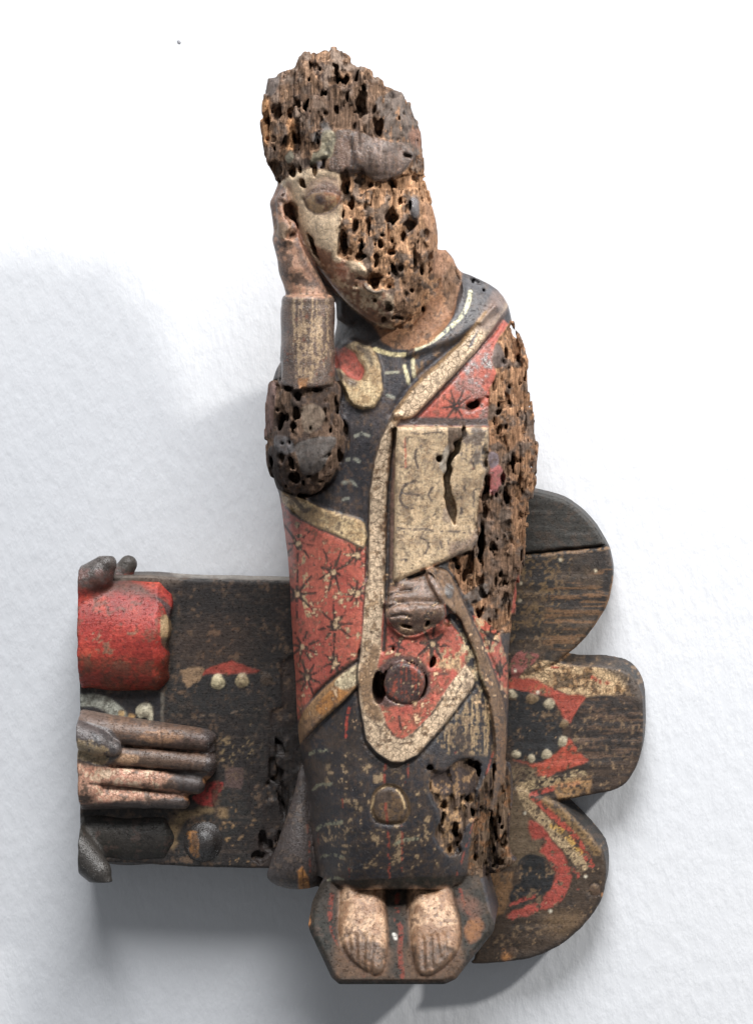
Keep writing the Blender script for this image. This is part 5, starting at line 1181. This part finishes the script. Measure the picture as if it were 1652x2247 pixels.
G.poly(smooth(A9([(-900, 240), (-300, 250), (0, 240), (180, 240), (350, 230), (560, 340), (640, 420), (560, 390), (360, 370), (200, 390), (120, 350), (0, 370), (-300, 310), (-900, 330)])), (84, 70, 64), .85, soft=8, wob=16)
G.poly(smooth(A9([(640, 540), (720, 540), (720, 700), (650, 690)])), (178, 146, 102), 1, wob=8); G.poly(smooth(A9([(650, 680), (720, 690), (720, 780), (660, 740)])), (84, 70, 54), .9, wob=8)
G.poly(smooth(A9([(610, 400), (660, 420), (720, 480), (730, 560), (690, 540), (660, 460)])), (70, 62, 60), .9, gls=.7)
G.poly(A9([(-10, 60), (520, 60), (520, 230), (350, 240), (330, 250), (160, 270), (90, 300), (0, 330), (-100, 330), (-60, 200)]), (74, 64, 58), 1, soft=4, wob=8, lab='stub', gls=.75); G.noisy(A9([(0, 60), (520, 60), (520, 260), (0, 360)]), (94, 84, 78), .55, .06, 'mid', .3)
G.poly(A9([(345, 90), (520, 90), (520, 225), (350, 235)]), (74, 68, 62), .9, lab='stub:b', gls=.4)
LGB = A10([(-920, 870), (1300, 870), (1300, 1450), (-920, 1450)])
G.poly(LGB, (54, 49, 44), 1, lab='log:l', gls=.4); G.noisy(LGB, (42, 42, 37), .5, .08, 'mid', .3); G.noisy(LGB, (76, 60, 53), .58, .06, 'mid', .4, a=.8)
G.poly(smooth(A10([(-60, 1090), (60, 1070), (190, 1090), (260, 1180), (330, 1330), (330, 1400), (60, 1420)])), (56, 52, 48), 1, lab='stub:c', gls=.65)
G.poly(smooth(A10([(690, 1180), (740, 1180), (760, 1290), (700, 1290)])), (126, 84, 58), .9)
mute(G.col, .88)
G.noisy(bx, (112, 62, 52), .60, .07, 'mid', .4, a=.5)
G.col *= (0.70 + .32 * G.mid)[..., None]
Lg = Block(164, 400, 1205, 1955, 250, 420, 2.8, 350)
q = Lg.q
def log_body(cv, r, hc, end, fl=.8):
    def fn(x, y, z):
        d = np.sqrt((y - cv) ** 2 + ((z - hc) / fl) ** 2) - r - 1.8 * np.sin(x * .05 + y * .03) - 2.2 * np.sin(x * .021 + 1) * np.cos(y * .05)
        e = x - end - 4 * np.sin(y * .025) - 2 * np.sin(y * .11); return np.maximum(np.maximum(d, e), (d + e) * .7071 + 20)
    Lg.add((-140, cv - r - 12, 230), (end + 12, cv + r + 12, 430), fn, 0)
log_body(1397, 122, 300, 372, .78)
def sq(u, v, h): x = q([(u, v)], h)[0]; return (x[0], x[1], h)
Lg.capsule(sq(120, 1318, 336), sq(215, 1262, 352), 46, 34, 22); Lg.capsule(sq(215, 1262, 352), sq(233, 1238, 356), 30, 24, 10)
Lg.capsule(sq(262, 1270, 285), sq(282, 1238, 285), 26, 20, 8)
Lg.F[:, :int((1214 - Lg.o[1]) / Lg.g)] = 30
carve_top = sq(0, 1217, 340)[1]; Lg.F = np.maximum(Lg.F, (carve_top + 2 - Lg.ax[1])[None, :, None] * 1.0 + np.zeros_like(Lg.F[:1, :, :1]))
log_body(1842, 62, 290, 386, .72)
Lg.capsule(sq(150, 1842, 336), sq(215, 1912, 352), 44, 30, 16); Lg.capsule(sq(215, 1912, 352), sq(228, 1936, 356), 27, 20, 6)
Lg.F = np.maximum(Lg.F, (sq(0, 1938, 350)[1] - 3 - Lg.ax[1])[None, :, None] * -1.0)
Lg.F = np.maximum(Lg.F, sawn(Lg, sq(173, 0, 350)[0]))
parts = carve_out(Lg, G, cross, MAT_CROSS); del Lg
under(parts, 'stub', 'log'); under(parts, 'stub:b', 'log'); under(parts, 'stub:c', 'log:l')
# round boss beside the lower log
Kn = Painter(380, 1780, 520, 1920, (54, 49, 46), 'boss', 151); Kn.gls[:] = .75
Kn.poly(smooth(A10([(820, 1040), (890, 1040), (900, 1150), (900, 1210), (850, 1190), (830, 1100)])), (168, 118, 70), 1, wob=10); Kn.poly(smooth(A10([(850, 1050), (900, 1060), (890, 1140), (855, 1120)])), (110, 84, 64), .9, wob=8)
Kn.noisy(A10([(760, 960), (1120, 960), (1120, 1280), (760, 1280)]), (140, 104, 64), .62, .03, 'mid', .5); Kn.noisy(A10([(760, 960), (1120, 960), (1120, 1280), (760, 1280)]), (54, 50, 48), .52, .06, 'mid', .3)
Kb = Block(384, 512, 1786, 1914, 290, 372, 2.6, 330)
cc = Kb.q([(445, 1850)], 335)[0]
Kb.add((380, 1780, 280), (515, 1915, 380), lambda x, y, z: (np.sqrt(((x - cc[0]) / 50) ** 2 + ((y - cc[1]) / 52) ** 2 + ((z - 304) / 32) ** 2) - 1) * 32 + .7 * np.sin(x * .05 + z * .07 + y * .04))
Kb.add((380, 1780, 280), (515, 1915, 380), lambda x, y, z: (np.sqrt(((x - cc[0] - 4) / 26) ** 2 + ((y - cc[1] + 2) / 28) ** 2 + ((z - 330) / 18) ** 2) - 1) * 18, 7)
carve_out(Kb, Kn, cross, MAT_CROSS)

# ================================================================== THE CRUCIFIED HAND
N = Painter(-140, 1540, 520, 1810, (112, 88, 72), 'palm', 171); N.gls[:] = .5
nb = A10([(-920, 100), (1100, 100), (1100, 900), (-920, 900)])
N.noisy(nb, (88, 74, 66), .5, .07, 'mid', .4); N.noisy(nb, (150, 112, 84), .57, .05, 'hgrain', .4)
N.poly(smooth(A10([(500, 350), (640, 330), (800, 350), (780, 420), (620, 420), (510, 400)])), (156, 116, 84), .85, soft=2, wob=14, crk=.3)
N.poly(smooth(A10([(700, 420), (1000, 340), (1060, 400), (960, 480), (760, 460)])), (98, 76, 66), .8, soft=3, wob=8)
N.noisy(nb, (76, 62, 55), .52, .05, 'hgrain', .5, a=.7)
N.poly(A10([(-920, 420), (-200, 470), (0, 540), (200, 590), (640, 610), (720, 640), (640, 720), (760, 760), (840, 790), (780, 800), (500, 800), (250, 830), (0, 850), (-300, 800), (-920, 800)]), (190, 142, 116), 1, soft=2, wob=16, crk=.6, chip=.40)
N.noisy(A10([(0, 540), (640, 600), (640, 840), (0, 860)]), (186, 124, 102), .52, .06, 'mid', .3); N.noisy(A10([(0, 540), (640, 600), (640, 840), (0, 860)]), (206, 176, 146), .56, .05, 'mid', .4)
N.poly(smooth(A10([(480, 500), (600, 500), (720, 530), (700, 570), (500, 560)])), (96, 76, 62), .95); N.poly(smooth(A10([(330, 500), (480, 500), (470, 560), (340, 560)])), (172, 134, 100), .9, wob=8, crk=.5)
N.poly(A10([(720, 600), (980, 640), (960, 770), (760, 740)]), (74, 66, 64), .85, soft=4); N.poly(A10([(0, 845), (400, 820), (830, 800), (840, 860), (600, 890), (0, 890)]), (76, 66, 62), .9, soft=3)
N.poly(smooth(A10([(930, 320), (1040, 330), (1070, 480), (1050, 620), (930, 620), (960, 470)])), (70, 66, 66), .75, soft=8, gls=.85)
N.poly(smooth(A10([(930, 660), (985, 650), (980, 700), (940, 700)])), (170, 116, 74), .9, wob=6); N.poly(smooth(A10([(800, 780), (850, 775), (850, 810), (810, 815)])), (166, 112, 76), .9)
N.stroke(A10([(400, 435), (520, 445), (760, 470), (1000, 490)]), 6, (60, 46, 40), .8); N.stroke(A10([(420, 440), (540, 450), (900, 485)]), 5, (166, 116, 84), .6, broken=.4)
N.stroke(A10([(300, 565), (600, 600), (900, 620)]), 5, (64, 50, 44), .8); N.stroke(A10([(150, 700), (450, 730), (760, 770)]), 5, (96, 72, 60), .8)
TH = smooth(A10([(-160, 260), (0, 240), (200, 290), (300, 330), (375, 440), (340, 520), (240, 585), (60, 530), (-120, 440)]))
N.poly(TH, (84, 76, 74), 1, lab='thumb', gls=.7); N.poly(smooth(A10([(-60, 400), (150, 400), (280, 460), (260, 570), (150, 550), (0, 490)])), (168, 144, 108), .95, wob=12, crk=.6)
N.noisy(TH, (60, 56, 56), .55, .06, 'mid', .4)
N.poly(smooth(A10([(0, 170), (240, 200), (260, 290), (0, 230)])), (100, 84, 76), .8, soft=4)
N.names.append('hand')
mute(N.col, .9)
N.col *= (0.82 + .38 * N.mid)[..., None]
Hn = Block(164, 492, 1545, 1800, 312, 440, 2.5, 380)
def fq(u, v, h): x = Hn.q([(u, v)], h)[0]; return (x[0], x[1], h)
def fin(a, b, ra, rb, k=0): Hn.capsule(fq(*a), fq(*b), ra, rb, k, 1.15 if ra < 50 else .5)
# palm
Hn.extrude(Hn.q(smooth(A10([(-80, 220), (60, 190), (300, 230), (700, 290), (1000, 345), (1010, 450), (1020, 600), (940, 700), (800, 800), (500, 860), (60, 880), (-100, 800)])), 360), 320, 366, 9, 0)
def palmf(x, y, z):
    return np.sqrt(np.maximum(np.abs(x - 150) - 46, 0) ** 2 + np.maximum(np.abs(y - 1672) - 58, 0) ** 2 + (np.maximum(np.abs(z - 366) - 8, 0)) ** 2) - 26
Hn.add((60, 1560, 320), (260, 1790, 430), palmf)
fin((150, 1676, 366), (40, 1672, 372), 84, 66, 20); fin((40, 1672, 372), (-160, 1664, 384), 66, 84, 10)
fin((150, 1592, 362), (300, 1610, 364), 32, 29, 10); fin((300, 1610, 364), (400, 1620, 360), 29, 26, 4); fin((400, 1620, 360), (446, 1626, 355), 26, 23, 4)
fin((180, 1654, 362), (330, 1662, 363), 25, 25, 8); fin((330, 1662, 363), (454, 1676, 356), 25, 23, 4)
fin((180, 1700, 360), (330, 1708, 360), 26, 26, 6); fin((330, 1708, 360), (432, 1722, 352), 25, 21, 4)
fin((180, 1746, 356), (320, 1751, 355), 24, 23, 6); fin((320, 1751, 355), (402, 1760, 350), 22, 16, 4)
fin((110, 1606, 384), (160, 1610, 394), 30, 30, 12); fin((160, 1610, 394), (215, 1630, 402), 30, 29, 6); fin((215, 1630, 402), (250, 1642, 396), 27, 18, 4)
Hn.F = np.maximum(Hn.F, sawn(Hn, fq(173, 0, 366)[0])); Hn.F = np.maximum(Hn.F, (326 - Hn.ax[2])[None, None, :])
for ln in ([(640, 300), (650, 440)], [(860, 330), (865, 470)], [(620, 470), (625, 600)], [(840, 490), (850, 620)], [(600, 620), (600, 730)], [(800, 650), (800, 760)], [(560, 760), (560, 840)]):
    N.stroke(A10(ln), 3, (80, 60, 50), .6, dh=-2.2)
for x, y in ((985, 395), (1000, 545), (925, 700), (810, 805)): N.stroke(smooth(A10([(x - 40, y - 36), (x + 10, y - 42), (x + 28, y), (x + 10, y + 40), (x - 40, y + 34)]), False), 2.5, (60, 48, 42), .7, dh=-2)
N.stroke(A10([(400, 440), (1000, 495)]), 4, None, dh=-4); N.stroke(A10([(300, 580), (950, 625)]), 4, None, dh=-4); N.stroke(A10([(150, 700), (780, 770)]), 4, None, dh=-4)
r, U, V = relief_of(Hn, N); Hn.F -= r[:, :, None].astype(np.float32)
hand = thing('carved_hand', 'outstretched carved wooden hand with flaking pink paint lying against the cross arm', 'hand', place(320, 1785, 330))
carve_out(Hn, N, hand, MAT_CROSS, only='hand')
